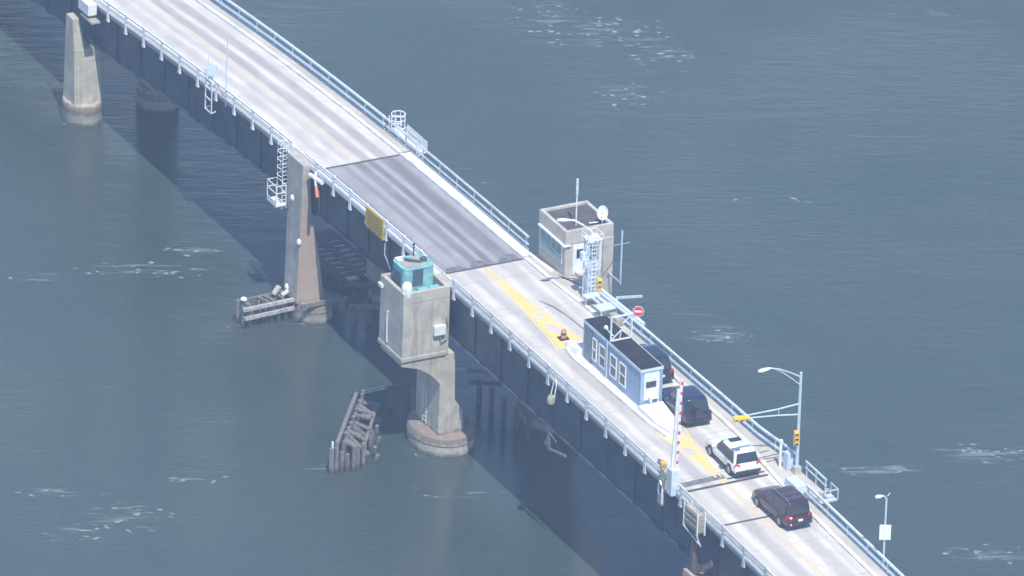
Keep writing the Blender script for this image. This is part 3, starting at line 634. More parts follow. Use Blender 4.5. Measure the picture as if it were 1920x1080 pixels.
def cobra(c, p, d, L=.75):
    p = Vector(p); d = Vector(d).normalized()
    s_ = d.cross(Vector((0,0,1))).normalized(); up = s_.cross(d)
    c.loft([[p+d*L*a+s_*wd*math.cos(2*math.pi*k/10)+up*h_*math.sin(2*math.pi*k/10) for k in range(10)] for a, wd, h_ in ((-.05,.04,.04),(.1,.09,.08),(.4,.17,.12),(.75,.18,.12),(.95,.11,.07),(1,.03,.02))])
c = mb(); cobra(c, (26.3,5.75,18.66), (-.15,-1,.12), 1.0); c.build('lamp_head', 'white', t2, smooth=True)
def signal(t, ctr, nrm, horiz=False, mat='amber'):
    ctr = Vector(ctr); n_ = Vector(nrm).normalized(); s_ = Vector((0,0,1)).cross(n_).normalized(); up = Vector((0,0,1))
    ax = s_ if horiz else up; ot = up if horiz else s_
    c = mb(); hx = .53; w_ = .17
    P_ = lambda a,b_,d: ctr+ax*a+ot*b_+n_*d
    c.hexa([P_(-hx,-w_,-.12),P_(hx,-w_,-.12),P_(hx,w_,-.12),P_(-hx,w_,-.12)],[P_(-hx,-w_,.1),P_(hx,-w_,.1),P_(hx,w_,.1),P_(-hx,w_,.1)])
    ho = c.build('housing', mat, t, bevel=.03)
    for k in (-1,0,1):
        cc = ctr+ax*k*.35
        l = mb(); l.tube([cc+n_*.102, cc+n_*.125], .115, 14); l.build('lens', 'trim', ho)
        v = mb(); pts = []
        ring0 = [cc+n_*.1+(s_*math.cos(R(a))+up*math.sin(R(a)))*.14 for a in range(-10,191,20)]
        ring1 = [p+n_*.22 for p in ring0]
        ring2 = [cc+n_*.32+(s_*math.cos(R(a))+up*math.sin(R(a)))*.125 for a in range(-10,191,20)]; ring3 = [cc+n_*.1+(s_*math.cos(R(a))+up*math.sin(R(a)))*.125 for a in range(-10,191,20)]
        n0 = len(ring0); vs = ring0+ring1+ring2+ring3; fs = []
        for i in range(n0-1):
            for A_,B_ in ((0,1),(1,2),(2,3),(3,0)): fs.append((A_*n0+i, A_*n0+i+1, B_*n0+i+1, B_*n0+i))
        v.add(vs, fs); v.build('visor', mat, ho)
t2 = thing('traffic_light', 'small yellow signal low on the lattice tower front', 'traffic light', (27.35,7.6,14.0), group='traffic lights')
signal(t2, (27.4,7.55,13.9), (1,-.35,0))
c = mb(); c.bar((27.05,7.6,13.9),(27.3,7.55,13.9),.06); c.build('bracket', 'railblue', t2)
c = mb(); c.bar((27.1,7.7,14.1),(27.5,8.5,15.6),.05); tag(c.build('stick', 'timberd'), 'thin brown rod leaning up behind the small yellow signal', 'rod')

t = thing('walkway_platform', 'pale blue steel platform along the kerb below the lattice tower', 'platform', (28.8,7.3,12.6))
mb().box(27.3,27.9,6.3,7.7,13.3,13.42).build('deck_plate', 'railblue', t)
mb().box(29.1,30.0,6.3,7.8,13.3,13.42).build('deck_plate', 'railblue', t)
c = mb(); c.bar((27.3,7.7,13.5),(33.2,7.95,13.5),.26,.2); c.bar((27.9,7.15,13.35),(29.1,7.2,13.35),.2,.14); c.bar((27.9,6.75,13.35),(29.1,6.8,13.35),.12); c.build('beam', 'railblue', t)
c = mb()
for x in (27.6,29.9):
    for y in (6.45,7.6): c.bar((x,y,12.6),(x,y,13.3),.08)
c.bar((32.9,7.93,12.5),(32.9,7.93,13.4),.1); c.build('leg', 'railblue', t)
c = mb(); c.box(30.05,31.3,6.95,7.45,12.62,13.15); c.build('cabinet', 'tan', t, bevel=.03)
c = mb(); c.box(28.3,29.4,7.0,7.5,12.62,13.1); c.build('cabinet', 'walk_steel', t, bevel=.03)
c = mb(); c.bar((29.3,7.9,13.75),(28.4,10.3,13.0),.13,.16); 
t3 = thing('swing_gate', 'pale blue arm reaching out over the water beside the platform', 'gate arm', (29.3,7.9,13.6)); c.build('boom', 'railblue', t3)
c = mb(); c.bar((29.3,7.9,12.5),(29.3,7.9,13.68),.14); c.build('post', 'railblue', t3)

# no entry sign
def disc(c, ctr, n_, rad, th=.02, n=28):
    ctr = Vector(ctr); n_ = Vector(n_).normalized(); c.tube([ctr-n_*th/2, ctr+n_*th/2], rad, n)
t = thing('traffic_sign', 'round red and white no entry sign on the far railing', 'traffic sign', (32.2,8.05,12.5))
n_ = Vector((.85,-.45,.1)).normalized(); ctr = Vector((32.2,8.05,14.0))
c = mb(); disc(c, ctr, n_, .38); c.build('plate', 'white', t)
c = mb(); disc(c, ctr+n_*.014, n_, .345, .006); c.build('face', 'red', t)
s_ = Vector((0,0,1)).cross(n_).normalized(); up = n_.cross(s_)
c = mb(); P_ = lambda a,b_,d: ctr+s_*a+up*b_+n_*d
c.hexa([P_(-.25,-.07,.018),P_(.25,-.07,.018),P_(.25,.07,.018),P_(-.25,.07,.018)],[P_(-.25,-.07,.024),P_(.25,-.07,.024),P_(.25,.07,.024),P_(-.25,.07,.024)]); c.build('bar', 'white', t)
c = mb(); c.tube([(32.2,8.05,12.4),tuple(ctr-n_*.04)], .035); c.build('post', 'pole', t)

# ------------------------------------------------------------------ island, booth
isl_l = [(32.5,2.2),(34.2,2.05),(36,2.12),(40,2.15),(44.8,2.26),(47.0,2.45)]
isl = [(32.5,2.9),(32.7,2.3),(34.2,2.05),(36,2.12),(40,2.15),(44.8,2.26),(47.0,2.5),(47.6,3.0),(47.0,3.7),(45.6,4.35),(44.0,4.6),(40,4.72),(36,4.75),(34.0,4.5),(32.8,3.7)]
c = mb(); c.prism(isl, lambda x, y: Z(x)-.05, lambda x, y: Z(x)+.16)
struct(c.build('traffic_island', 'kerb', bevel=.04))
c = mb(); c.prism([(43.0,2.5),(45.5,2.55),(47.0,2.9),(46.6,3.4),(45.2,4.1),(43.0,4.35)], 12.56, lambda x, y: 12.95-.07*max(0,x-44)); 
tag(c.build('concrete_block', 'white', bevel=.06), 'low bright white concrete block at the door end of the blue booth', 'concrete block')
c = mb(); c.loft([[(31.7,2.75,12.5),(31.7,3.15,12.5),(31.7,3.1,12.58),(31.7,2.8,12.58)], [(32.7,2.35,12.55),(32.7,3.75,12.55),(32.7,3.55,12.85),(32.7,2.5,12.85)], [(34.3,2.3,12.6),(34.3,4.15,12.6),(34.3,3.95,13.15),(34.3,2.5,13.15)]])
tag(c.build('crash_barrier', 'white', bevel=.04), 'white wedge-shaped crash barrier at the far end of the blue booth', 'barrier')
t = thing('traffic_drum', 'small red and dark drum before the white wedge barrier', 'traffic drum', (31.2,2.95,12.48))
c = mb(); c.tube([(31.2,2.95,12.49),(31.2,2.95,13.15)], [.2,.17], 14); c.build('body', 'wred', t, smooth=True)
c = mb(); c.box(30.9,31.5,2.6,3.25,12.485,12.56); c.build('base', 'black', t)
c = mb(); c.tube([(31.2,2.95,12.8),(31.2,2.95,12.95)], [.192,.188], 14); c.build('band', 'trim', t)
c = mb(); c.box(33.9,34.15,4.2,4.5,12.62,13.4); tag(c.build('marker_block', 'white', bevel=.03), 'small white upright block at the far lane side of the wedge barrier', 'marker block')

t = thing('booth', 'long light blue clapboard booth with dark flat roof on the traffic island', 'booth', (38.6,3.6,12.62))
x0,x1,y0,y1,zb,zt = 34.5,42.75,2.78,4.32,12.62,15.3
c = mb(); c.box(x0,x1,y0,y1,zb,zt); wl = c.build('wall', 'booth', t)
# siding boards as shallow ledges
c = mb()
for k in range(12):
    z_ = zb+.12+k*.21
    c.hexa([(x0+.02,y0-.02,z_),(x1-.02,y0-.02,z_),(x1-.02,y0-.001,z_),(x0+.02,y0-.001,z_)],[(x0+.02,y0-.004,z_+.2),(x1-.02,y0-.004,z_+.2),(x1-.02,y0-.001,z_+.2),(x0+.02,y0-.001,z_+.2)])
c.build('siding', 'booth', wl)
for (x, y) in ((x0,y0),(x1,y0),(x1,y1),(38.3,y0)): mb().box(x-.07,x+.07,y-.05,y+.05,zb+.003,zt-.003).build('corner_board', 'booth', t)
mb().box(x0-.02,x0+1.25,y0-.045,y0-.023,zb+.003,zt-.1).build('grey_panel', plain('grey_siding', (0.20,0.23,0.29), 0.7, var=.3, dirt=((0.12,0.12,0.13),.7)), t)  # darker grey panel over the far end of the wall
c = mb(); c.box(x0-.05,38.15,y0-.05,y1+.05,zt+.003,zt+.14); c.box(38.15,x1+.05,y0-.05,y1+.05,zt+.003,zt+.10); ro = c.build('roof', 'roofdark', t)
c = mb()
for a in ((x0-.06,x1+.09,y0-.09,y0-.052),(x0-.06,x1+.09,y1+.052,y1+.09),(x1+.052,x1+.09,y0-.05,y1+.05),(x0-.09,x0-.052,y0-.05,y1+.05)): c.box(*a,zt-.08,zt+.13)
c.build('fascia', 'railblue', ro)
def booth_window(xc, w_=.78, h_=1.62, zc=14.1):
    fr = mb(); b0 = .09
    for a in ((xc-w_/2,xc-w_/2+b0,zc-h_/2,zc+h_/2),(xc+w_/2-b0,xc+w_/2,zc-h_/2,zc+h_/2),(xc-w_/2+b0,xc+w_/2-b0,zc+h_/2-b0,zc+h_/2),(xc-w_/2+b0,xc+w_/2-b0,zc-h_/2,zc-h_/2+b0),(xc-w_/2+b0,xc+w_/2-b0,zc-.045,zc+.045)):
        fr.box(a[0],a[1],y0-.085,y0-.022,a[2],a[3])
    wo = fr.build('window', 'white', t)
    p = mb(); p.box(xc-w_/2+b0,xc+w_/2-b0,y0-.05,y0-.03,zc-h_/2+b0,zc-.045); p.box(xc-w_/2+b0,xc+w_/2-b0,y0-.05,y0-.03,zc+.045,zc+h_/2-b0); p.build('pane', 'winglass', wo)
for xc, w_ in ((36.1,.62),(37.25,.95),(38.85,.95),(40.2,.95)): booth_window(xc, w_, 1.62, 13.9)
# end face: white door panel and window, air conditioner
c = mb(); c.box(x1+.002,x1+.06,y0+.22,y1-.18,13.1,15.1); dp = c.build('door', 'white', t)
c = mb(); c.box(x1+.062,x1+.08,y0+.36,y1-.42,14.0,14.45); c.build('pane', 'winglass', dp)
c = mb(); c.box(x1+.062,x1+.45,y0+.55,y1-.4,13.0,13.4); c.build('air_conditioner', 'white', t, bevel=.03)
c = mb(); c.box(x1+.452,x1+.47,y0+.65,y1-.5,13.08,13.3); c.build('grille', 'tealdark', t)
c = mb(); c.tube([(38.02,y0-.12,zb),(38.02,y0-.12,zt)], .035); c.build('conduit', 'railblue', t)
# steel frame on the roof
t2 = thing('steel_frame', 'white steel frame with diagonals standing on the booth roof', 'frame', (38.2,3.5,15.5))
c = mb(); yA,yB,zA,zB,xx = 2.75,4.3,15.5,17.3,38.3
for p, q in (((xx,yA,zA),(xx,yA,zB)),((xx,yB,zA),(xx,yB,zB)),((xx,yA,zB),(xx,yB,zB)),((xx,yA,zA+.05),(xx,yB,zA+.05))): c.bar(p,q,.09)
c.build('frame', 'white', t2)
c = mb()
for p, q in (((xx,yA,zA+.05),(xx,(yA+yB)/2,zA+.75)),((xx,(yA+yB)/2,zA+.75),(xx,yB,zA+.05)),((xx,(yA+yB)/2-.1,zA+.05),(xx,(yA+yB)/2,zA+.75)),((xx,yA+.9,zB-.6),(xx,yB,zB)),((xx,yB-.3,zB),(xx,yB,zB-.5))): c.bar(p,q,.06)
c.build('brace', 'white', t2)
t2 = thing('roof_light', 'small white hooked lamp on the booth roof beside the frame', 'lamp', (37.3,3.1,15.45))
c = mb(); c.tube([(38.22,2.95,15.9),(37.7,3.0,15.85),(37.2,3.0,15.95)], .05); c.build('arm', 'white', t2)
c = mb(); c.sphere((37.1,3.0,15.98), .15); c.build('lamp_head', 'white', t2, smooth=True)

# ------------------------------------------------------------------ signal pole at right
t = thing('signal_pole', 'tall pale signal and lamp pole on the outset platform at right', 'signal pole', (55.1,8.05,12.45))
c = mb(); c.tube([(55.1,8.05,12.4),(55.1,8.05,16),(55.1,8.05,19.85)], [.14,.11,.09], 12); c.build('pole', 'pole', t, smooth=True)
c = mb(); c.box(54.85,55.35,7.8,8.3,12.4,12.95); c.build('base', 'conc', t, bevel=.04)
c = mb(); c.tube([(55.1,8.05,19.5),(55.1,7.3,19.95),(55.1,6.4,20.4),(55.1,5.7,20.6)], .05); c.tube([(55.1,8.05,18.9),(55.1,7.4,19.5),(55.1,6.6,20.15),(55.1,6.0,20.5)], .035); c.build('lamp_arm', 'pole', t)
c = mb(); cobra(c, (55.1,5.75,20.6), (0,-1,-.08), .95); c.build('lamp_head', 'white', t, smooth=True)
c = mb(); c.tube([(55.1,8.05,17.55),(55.1,6.4,17.45),(55.1,4.1,17.45)], [.06,.055,.05]); c.tube([(55.1,8.05,16.75),(55.1,6.4,17.0),(55.1,4.1,17.25)], [.06,.055,.05]); c.bar((55.1,6.5,17.0),(55.1,6.5,17.45),.04); c.build('mast_arm', 'pole', t)
t2 = thing('traffic_light', 'yellow signal hanging sideways at the end of the mast arm over the lane', 'traffic light', (55.2,4.0,17.4), group='traffic lights')
signal(t2, (55.2,3.65,17.35), (1,-.25,-.15), True)
t2 = thing('traffic_light', 'upright yellow signal fixed to the tall signal pole', 'traffic light', (55.25,7.85,15.3), group='traffic lights')
signal(t2, (55.3,7.8,15.15), (1,-.3,0))
c = mb(); c.bar((55.1,8.05,15.15),(55.22,7.8,15.15),.05); c.build('bracket', 'pole', t2)
t2 = thing('control_cabinet', 'grey blue gate cabinet with post beside the signal pole', 'cabinet', (54.3,7.6,12.45))
c = mb(); c.box(54.1,54.7,7.55,8.0,12.45,13.7); c.build('body', 'pole', t2, bevel=.03)
c = mb(); c.tube([(53.9,7.45,12.45),(53.9,7.45,14.3)], .1); c.sphere((53.9,7.45,14.35), .14); c.build('post', 'white', t2)
c = mb(); c.box(54.705,54.73,7.62,7.93,12.6,13.5); c.build('door', 'railblue', t2)
c = mb(); c.box(56.35,57.95,6.5,7.3,12.38,13.02); 
tag(c.build('cover_panel', 'railblue', bevel=.05), 'pale blue metal box on the walk beside the maroon car', 'box')
t = thing('edge_platform', 'narrow steel service step sticking out below the outset railing', 'platform', (58.2,8.4,12))
c = mb(); c.box(57.6,58.6,7.9,9.3,11.75,11.85); c.build('deck_plate', 'rail', t)
c = mb()
for p, q in (((58.6,7.9,11.85),(58.6,7.9,12.8)),((58.6,9.3,11.85),(58.6,9.3,12.6)),((57.6,9.3,11.85),(57.6,9.3,12.6)),((57.6,9.3,12.6),(58.6,9.3,12.6)),((58.6,7.9,12.6),(58.6,9.3,12.6)),((57.9,7.5,11.9),(57.9,9.0,12.4))): c.bar(p,q,.07)
c.build('frame', 'rail', t)
# dark grate lines on the near walk
c = mb()
for x, y0_, y1_ in ((51.6,7.05,7.9),(52.9,6.95,8.2)):
    c.hexa([(x,y0_,Z(x)+.131),(x+.14,y0_,Z(x)+.131),(x+.0,y1_,Z(x)+.131),(x-.14,y1_,Z(x)+.131)],[(x,y0_,Z(x)+.14),(x+.14,y0_,Z(x)+.14),(x+.0,y1_,Z(x)+.14),(x-.14,y1_,Z(x)+.14)])
struct(c.build('sidewalk_joint', 'tar_and_shadow'))

# lamp pole with white board, bottom right
t = thing('street_lamp', 'thin pole with small lamp and white board at the bottom right', 'street lamp', (68.7,7.25,11.9), group='street lamps')
c = mb(); c.tube([(68.7,7.25,11.0),(68.7,7.25,17.05)], .065); c.build('pole', 'pole', t)
c = mb(); c.tube([(68.7,7.25,17.0),(68.7,7.1,17.25),(68.7,6.9,17.3)], .05); c.tube([(68.7,7.3,17.2),(68.7,7.5,17.4)], .04); c.build('arm', 'pole', t)
c = mb(); cobra(c, (68.7,6.95,17.3), (0,-1,0), .55); c.build('lamp_head', 'white', t, smooth=True)
c = mb(); n_ = Vector((.9,-.42,0)).normalized(); s_ = Vector((0,0,1)).cross(n_); ctr = Vector((68.82,7.2,14.65)); P_ = lambda a,b_,d: ctr+s_*a+Vector((0,0,1))*b_+n_*d
c.hexa([P_(-.38,-.55,0),P_(.38,-.55,0),P_(.38,.55,0),P_(-.38,.55,0)],[P_(-.38,-.55,.05),P_(.38,-.55,.05),P_(.38,.55,.05),P_(-.38,.55,.05)]); c.build('board', 'white', t, bevel=.015)

# ------------------------------------------------------------------ raised striped gate
t = thing('gate_barrier', 'raised red and white striped gate arm on the near edge', 'gate', (54.2,-0.6,12.4))
c = mb(); c.box(53.85,54.55,-1.0,-.35,12.2,14.1); c.build('housing', 'railblue', t, bevel=.04)
c = mb(); c.box(53.6,53.85,-1.1,-.45,12.4,13.6); c.tube([(53.7,-1.1,12.5),(53.9,-1.3,13.2),(54.1,-1.1,13.7)], .05); c.build('counterweight', 'tan', t)
p0 = Vector((54.25,-.55,14.05)); p1 = Vector((54.35,-.45,20.6)); d = (p1-p0)
c = mb(); c.bar(p0+Vector((-.05,-.26,0)), p0+d*.9+Vector((-.02,-.2,0)), .2,.09); c.build('support', 'white', t)
n = 18
arms = mb(); reds = mb()
for k in range(n):
    a = p0+d*k/n; b_ = p0+d*(k+1)/n
    if k % 2: mb().bar(a+Vector((0,.03,0)), a+d/n*.6+Vector((0,.05,0)), .17, .085).build('stripe', 'red', t)
mb().bar(p0, p0+d, .20, .07).build('arm', 'white', t)
t = thing('call_box', 'small yellow box on a stalk beside the striped gate arm', 'box', (52.7,-0.7,12.4))
c = mb(); c.tube([(52.7,-.7,12.0),(52.7,-.7,13.3)], .05); c.build('stalk', 'tan', t)
c = mb(); c.box(52.55,52.85,-.85,-.5,13.35,13.85); c.tube([(52.7,-.68,13.85),(52.7,-.68,14.05)],[.13,.07]); c.build('body', 'amber', t, bevel=.05)
c = mb(); c.box(52.853,52.88,-.8,-.55,13.5,13.75); c.build('plate', 'tan', t)
t = thing('gate_bracket', 'white bracket ring bolted outside the railing under the striped gate', 'bracket', (53.2,-1.1,12))
c = mb(); c.tube([(53.0,-1.1,11.2),(53.0,-1.1,12.5),(53.25,-1.15,12.8),(53.6,-1.15,12.5),(53.6,-1.15,11.3)], .07); c.build('frame', 'white', t)
c = mb(); c.box(53.05,53.6,-1.2,-1.0,11.1,11.9); c.build('box', 'tan', t, bevel=.04)

# ------------------------------------------------------------------ yellow board, lights, bucket, boxes hanging on the near side
t = thing('warning_board', 'yellow board with faded dark lines of lettering on the lifting span railing', 'sign', (10,-0.85,12.3))
def ybox(c, x0, x1, y0, y1, z0, z1):
    c.hexa([(x0,y0,Z(x0)+z0),(x1,y0,Z(x1)+z0),(x1,y1,Z(x1)+z0),(x0,y1,Z(x0)+z0)],[(x0,y0,Z(x0)+z1),(x1,y0,Z(x1)+z1),(x1,y1,Z(x1)+z1),(x0,y1,Z(x0)+z1)])
c = mb(); ybox(c, 8.75, 11.4, -.87, -.80, -.55, .95); c.build('board', 'signy', t)
c = mb()
rnd = random.Random(3)
for k in range(6):
    zc = .72-k*.23; x = 8.95+rnd.random()*.25
    while x < 11.0:
        L = .16+rnd.random()*.3; ybox(c, x, min(x+L, 11.25), -.885, -.872, zc-.045, zc+.045); x += L+.12
c.build('lettering', 'signtxt', t)
c = mb(); c.tube([(11.55,-.75,11.6),(11.6,-.8,10.8),(11.75,-.6,10.2),(11.7,-.4,9.6)], .04); c.build('cable', 'rail', t)
t = thing('navigation_light', 'slim orange and white navigation light hanging at the tall pier', 'navigation light', (0.9,-.9,12))
c = mb(); c.bar((0.6,-.75,12.1),(1.0,-.95,12.0),.12); c.build('bracket', 'white', t)
c = mb(); c.tube([(.95,-.95,12.0),(1.25,-1.0,11.45)], .09); c.build('stem', 'white', t)
c = mb(); c.tube([(1.25,-1.0,11.45),(1.6,-1.05,10.75)], .12); c.build('lens', 'orange', t)
t = thing('fender_tube', 'white stub tube beneath the railing by the tall pier', 'pipe', (0.4,-.85,12))
c = mb(); c.tube([(0.0,-.85,11.75),(1.9,-.85,11.95)], .16); c.build('tube', 'white', t)
t = thing('hanging_lantern', 'round pale lantern hung outside the railing opposite the blue booth', 'lantern', (37.3,-1.0,11.5))
c = mb(); c.ellipse(37.3,-1.05,[(.16,.16,11.15),(.27,.27,11.22),(.29,.29,11.6),(.2,.2,11.75)],16); c.build('body', 'tan', t, smooth=True)
c = mb(); c.tube([(37.05,-.95,11.7),(37.1,-.8,12.6),(37.3,-.75,12.9),(37.5,-.8,12.6),(37.55,-.95,11.7)], .04); c.build('hanger', 'white', t)
t = thing('hanging_bracket', 'pale triangular steel plate hanging under the deck past the wide footing', 'bracket', (36.2,-.6,8))
c = mb(); c.hexa([(35.5,-.5,7.25),(36.3,-.5,7.05),(36.3,-.42,7.05),(35.5,-.42,7.25)],[(36.0,-.5,8.3),(36.2,-.5,8.2),(36.2,-.42,8.2),(36.0,-.42,8.3)]); c.build('plate', 'timber', t)
c = mb(); c.bar((36.0,-.46,7.1),(38.6,-.46,7.7),.14); c.bar((36.1,-.46,8.3),(37.2,-.46,8.1),.06); c.build('arm', 'timber', t)
t = thing('hanging_box', 'ragged pale panelled box hung on the railing by the bottom edge pier', 'box', (58.1,-1.1,12.3))
xa,xb,ya,yb,za,zc = 57.0,58.9,-1.3,-.75,11.55,13.0
c = mb()
for k in range(3):
    z_ = za+.05+k*.42; c.hexa([(xa,ya+.02*k,z_),(xb,ya+.02*k,z_+.03*k),(xb,ya+.04,z_+.03*k),(xa,ya+.04,z_)],[(xa,ya-.03,z_+.34),(xb,ya-.05,z_+.38),(xb,ya+.02,z_+.38),(xa,ya+.02,z_+.34)])
    c.hexa([(xb-.04,ya,z_),(xb,ya,z_),(xb,yb,z_),(xb-.04,yb,z_)],[(xb-.04,ya,z_+.36),(xb,ya,z_+.36),(xb,yb,z_+.36),(xb-.04,yb,z_+.36)])
c.build('panel', 'tan', t)
c = mb()
for (x, y) in ((xa,ya),(xb,ya),(xa,yb),(xb,yb)): c.bar((x,y,za-.2),(x,y,zc),.09)
c.bar((xa,ya,za-.2),(58.9,-1.0,10.6),.07); c.bar((xb,ya,za-.2),(58.9,-1.0,10.6),.07); c.bar((xa,yb,za-.2),(58.9,-1.0,10.6),.07)
c.build('frame', 'white', t)
mb().box(xa+.06,xb-.06,ya+.08,yb-.05,za,zc-.15).build('back_panel', 'conc_red', t)
c = mb(); c.box(xa+.05,xb-.05,ya+.06,yb,za-.1,za-.04); c.build('floor', 'timberd', t)
c = mb(); c.box(-36.6,-34.9,-1.5,-.8,Z(-36)-.45,Z(-36)+.4)
t = thing('hanging_box', 'white box hung on the railing in the top left corner', 'box', (-36.3,-1.2,9.6))
c.build('body', 'white', t, bevel=.04); c = mb(); c.box(-36.2,-34.3,-1.5,-.8,Z(-36)-.85,Z(-36)-.7); c.build('bracket', 'tan', t)

# mast and signal disc on the far near-side railing
t = thing('mast', 'thin bare mast standing at the near railing of the far span', 'mast', (-14.0,-.62,11.3))
c = mb(); c.tube([(-14,-.62,10.9),(-14,-.62,16.6)], [.05,.035]); c.build('pole', 'rail', t)
t = thing('signal_stand', 'pale blue square plates on a small ladder frame outside the railing', 'signal stand', (-15.9,-.9,11.2))
c = mb()
for x in (-16.5,-15.5): c.bar((x,-1.0,9.75),(x,-1.0,12.2),.07)
for z_ in (9.75,10.7,11.5): c.bar((-16.5,-1.0,z_),(-15.5,-1.0,z_),.07)
for x in (-16.5,-15.5): c.bar((x,-1.0,9.75),(x,-.65,9.85),.06); c.bar((x,-1.0,11.5),(x,-.6,11.5),.05)
c.bar((-16.4,-.85,12.0),(-16.4,-.85,14.2),.05); c.build('ladder', 'white', t)
c = mb(); n_ = Vector((.9,-.42,.1)).normalized(); s_ = Vector((0,0,1)).cross(n_).normalized(); ctr = Vector((-15.9,-.85,12.9))
for rot, off in ((8,0),(50,-.04)):
    a = R(rot); e1 = s_*math.cos(a)+Vector((0,0,1))*math.sin(a); e2 = -s_*math.sin(a)+Vector((0,0,1))*math.cos(a)
    Q = [ctr+n_*off+e1*sx*.42+e2*sy*.42 for sx, sy in ((-1,-1),(1,-1),(1,1),(-1,1))]
    c.hexa(Q, [q+n_*.03 for q in Q])
c.build('plate', plain('pale_blue_plate', (0.55,0.66,0.82), 0.5), t)

# ladder cage + basket at pier B
t = thing('caged_ladder', 'white hooped ladder with a hanging work basket on the tall pier', 'ladder', (-3.1,-1.3,11))
c = mb(); lx = -3.0
for y in (-1.5,-1.1): c.bar((lx,y,7.9),(lx,y,12.8),.05)
for k in range(16): c.bar((lx,-1.5,8.0+k*.31),(lx,-1.1,8.0+k*.31),.035)
c.build('ladder', 'white', t)
c = mb()
for z_ in (10.4,11.0,11.6,12.2,12.8):
    c.tube([(lx,-1.0,z_)]+[(lx-.38-.38*math.sin(R(a)), -1.3+.38*math.cos(R(a)), z_) for a in range(0,181,30)]+[(lx,-1.6,z_)], .035, 6)
for a in (30,90,150): c.bar((lx-.38-.38*math.sin(R(a)),-1.3+.38*math.cos(R(a)),10.4),(lx-.38-.38*math.sin(R(a)),-1.3+.38*math.cos(R(a)),12.8),.035)
c.build('cage', 'white', t)
c = mb(); bx = (-4.3,-2.9); by = (-2.0,-1.25); bz = (8.3,9.75)
for x in bx:
    for y in by: c.bar((x,y,bz[0]),(x,y,bz[1]),.06)
for z_ in (9.2,9.75):
    for p, q in (((bx[0],by[0]),(bx[1],by[0])),((bx[1],by[0]),(bx[1],by[1])),((bx[1],by[1]),(bx[0],by[1])),((bx[0],by[1]),(bx[0],by[0]))): c.bar((*p,z_),(*q,z_),.055)
c.build('basket_rail', 'white', t)
c = mb(); c.box(bx[0]-.03,bx[1]+.03,by[0]-.03,by[1]+.03,8.18,8.3); c.box(bx[0],bx[1],by[0]-.03,by[0],8.3,8.6); c.build('basket_floor', 'white', t)

# far side ladder & service platform (x about -3)
t = thing('service_platform', 'white outrigger platform with caged ladder on the far railing', 'platform', (-2.5,7.8,11.8))
c = mb(); c.box(-4.0,.3,7.25,8.0,12.0,12.1); c.build('deck_plate', 'white', t)
c = mb(); c.box(-2.8,.3,8.0,8.05,12.1,12.75); c.box(-2.2,.3,7.6,7.65,12.45,12.9); c.build('panel', 'white', t)
c = mb()
for z_ in (12.3,12.9,13.3):
    c.tube([(-3.6+.5*math.cos(R(a)), 7.7+.5*math.sin(R(a)), z_) for a in range(0,360,30)]+[(-3.1,7.7,z_)], .04, 6)
for a in range(0,360,45): c.bar((-3.6+.5*math.cos(R(a)),7.7+.5*math.sin(R(a)),12.1),(-3.6+.5*math.cos(R(a)),7.7+.5*math.sin(R(a)),13.3),.04)
c.build('cage', 'white', t)
c = mb()
for x in (-4.0,-2.6,-1.2,.3):
    c.bar((x,7.2,11.4),(x,7.2,13.1),.06); c.bar((x,7.2,11.8),(x,8.0,12.0),.06)
c.build('bracket', 'white', t)

# ------------------------------------------------------------------ timber fenders
def pile(c, x, y, z1, rad=.16, lean=(0,0)):
    c.tube([(x,y,-2.0),(x+lean[0]*.5,y+lean[1]*.5,z1*.5),(x+lean[0],y+lean[1],z1)], [rad,rad,rad*.9], 9)
t = thing('timber_fender', 'timber fender rack of piles and beams beside the tall bare pier', 'fender', (-2,-3,0), group='timber fenders')
rnd = random.Random(11)
for k in range(8):
    y = -4.95+k*.55
    for x in (-2.5,-1.6):
        c = mb(); pile(c, x+rnd.uniform(-.1,.1), y+rnd.uniform(-.1,.1), 1.55+rnd.uniform(-.15,.3), .13); c.build('pile', 'timber', t)
c = mb(); c.bar((-1.35,-5.1,1.5),(-1.35,-.9,1.6),.24,.24); c.build('beam', 'timberw', t)
c = mb(); c.bar((-1.33,-5.0,.8),(-1.33,-.9,.95),.2,.24); c.build('beam', 'timberw', t)
c = mb(); c.bar((-2.7,-5.1,1.5),(-2.7,-1.0,1.6),.18,.24); c.build('beam', 'timber', t)
c = mb()
for k in (0,1,3,4,6,8): c.bar((-2.7,-4.9+k*.5,1.62),(-1.6,-4.7+k*.5+rnd.uniform(-.2,.2),1.6+rnd.uniform(0,.1)),.2,.12)
c.build('decking', 'timber', t)
c = mb(); c.sphere((-2.1,-4.7,1.95), .24,.24,.16); c.build('cap', 'white', t)
c = mb(); c.tube([(-2.4,-2.2,1.75),(-2.3,-1.9,2.3)], .2); c.tube([(-2.0,-1.8,1.75),(-2.0,-1.3,2.0)], .16); c.build('bollard', 'patch', t)
for k in range(4):
    c = mb(); pile(c, -.3-.35*k, 2.2-.12*k, 1.6, .15); c.build('pile', 'timber', t)
c = mb(); c.bar((.1,-1.3,1.7),(-.1,2.4,1.6),.14,.3); c.build('beam', 'timber', t)

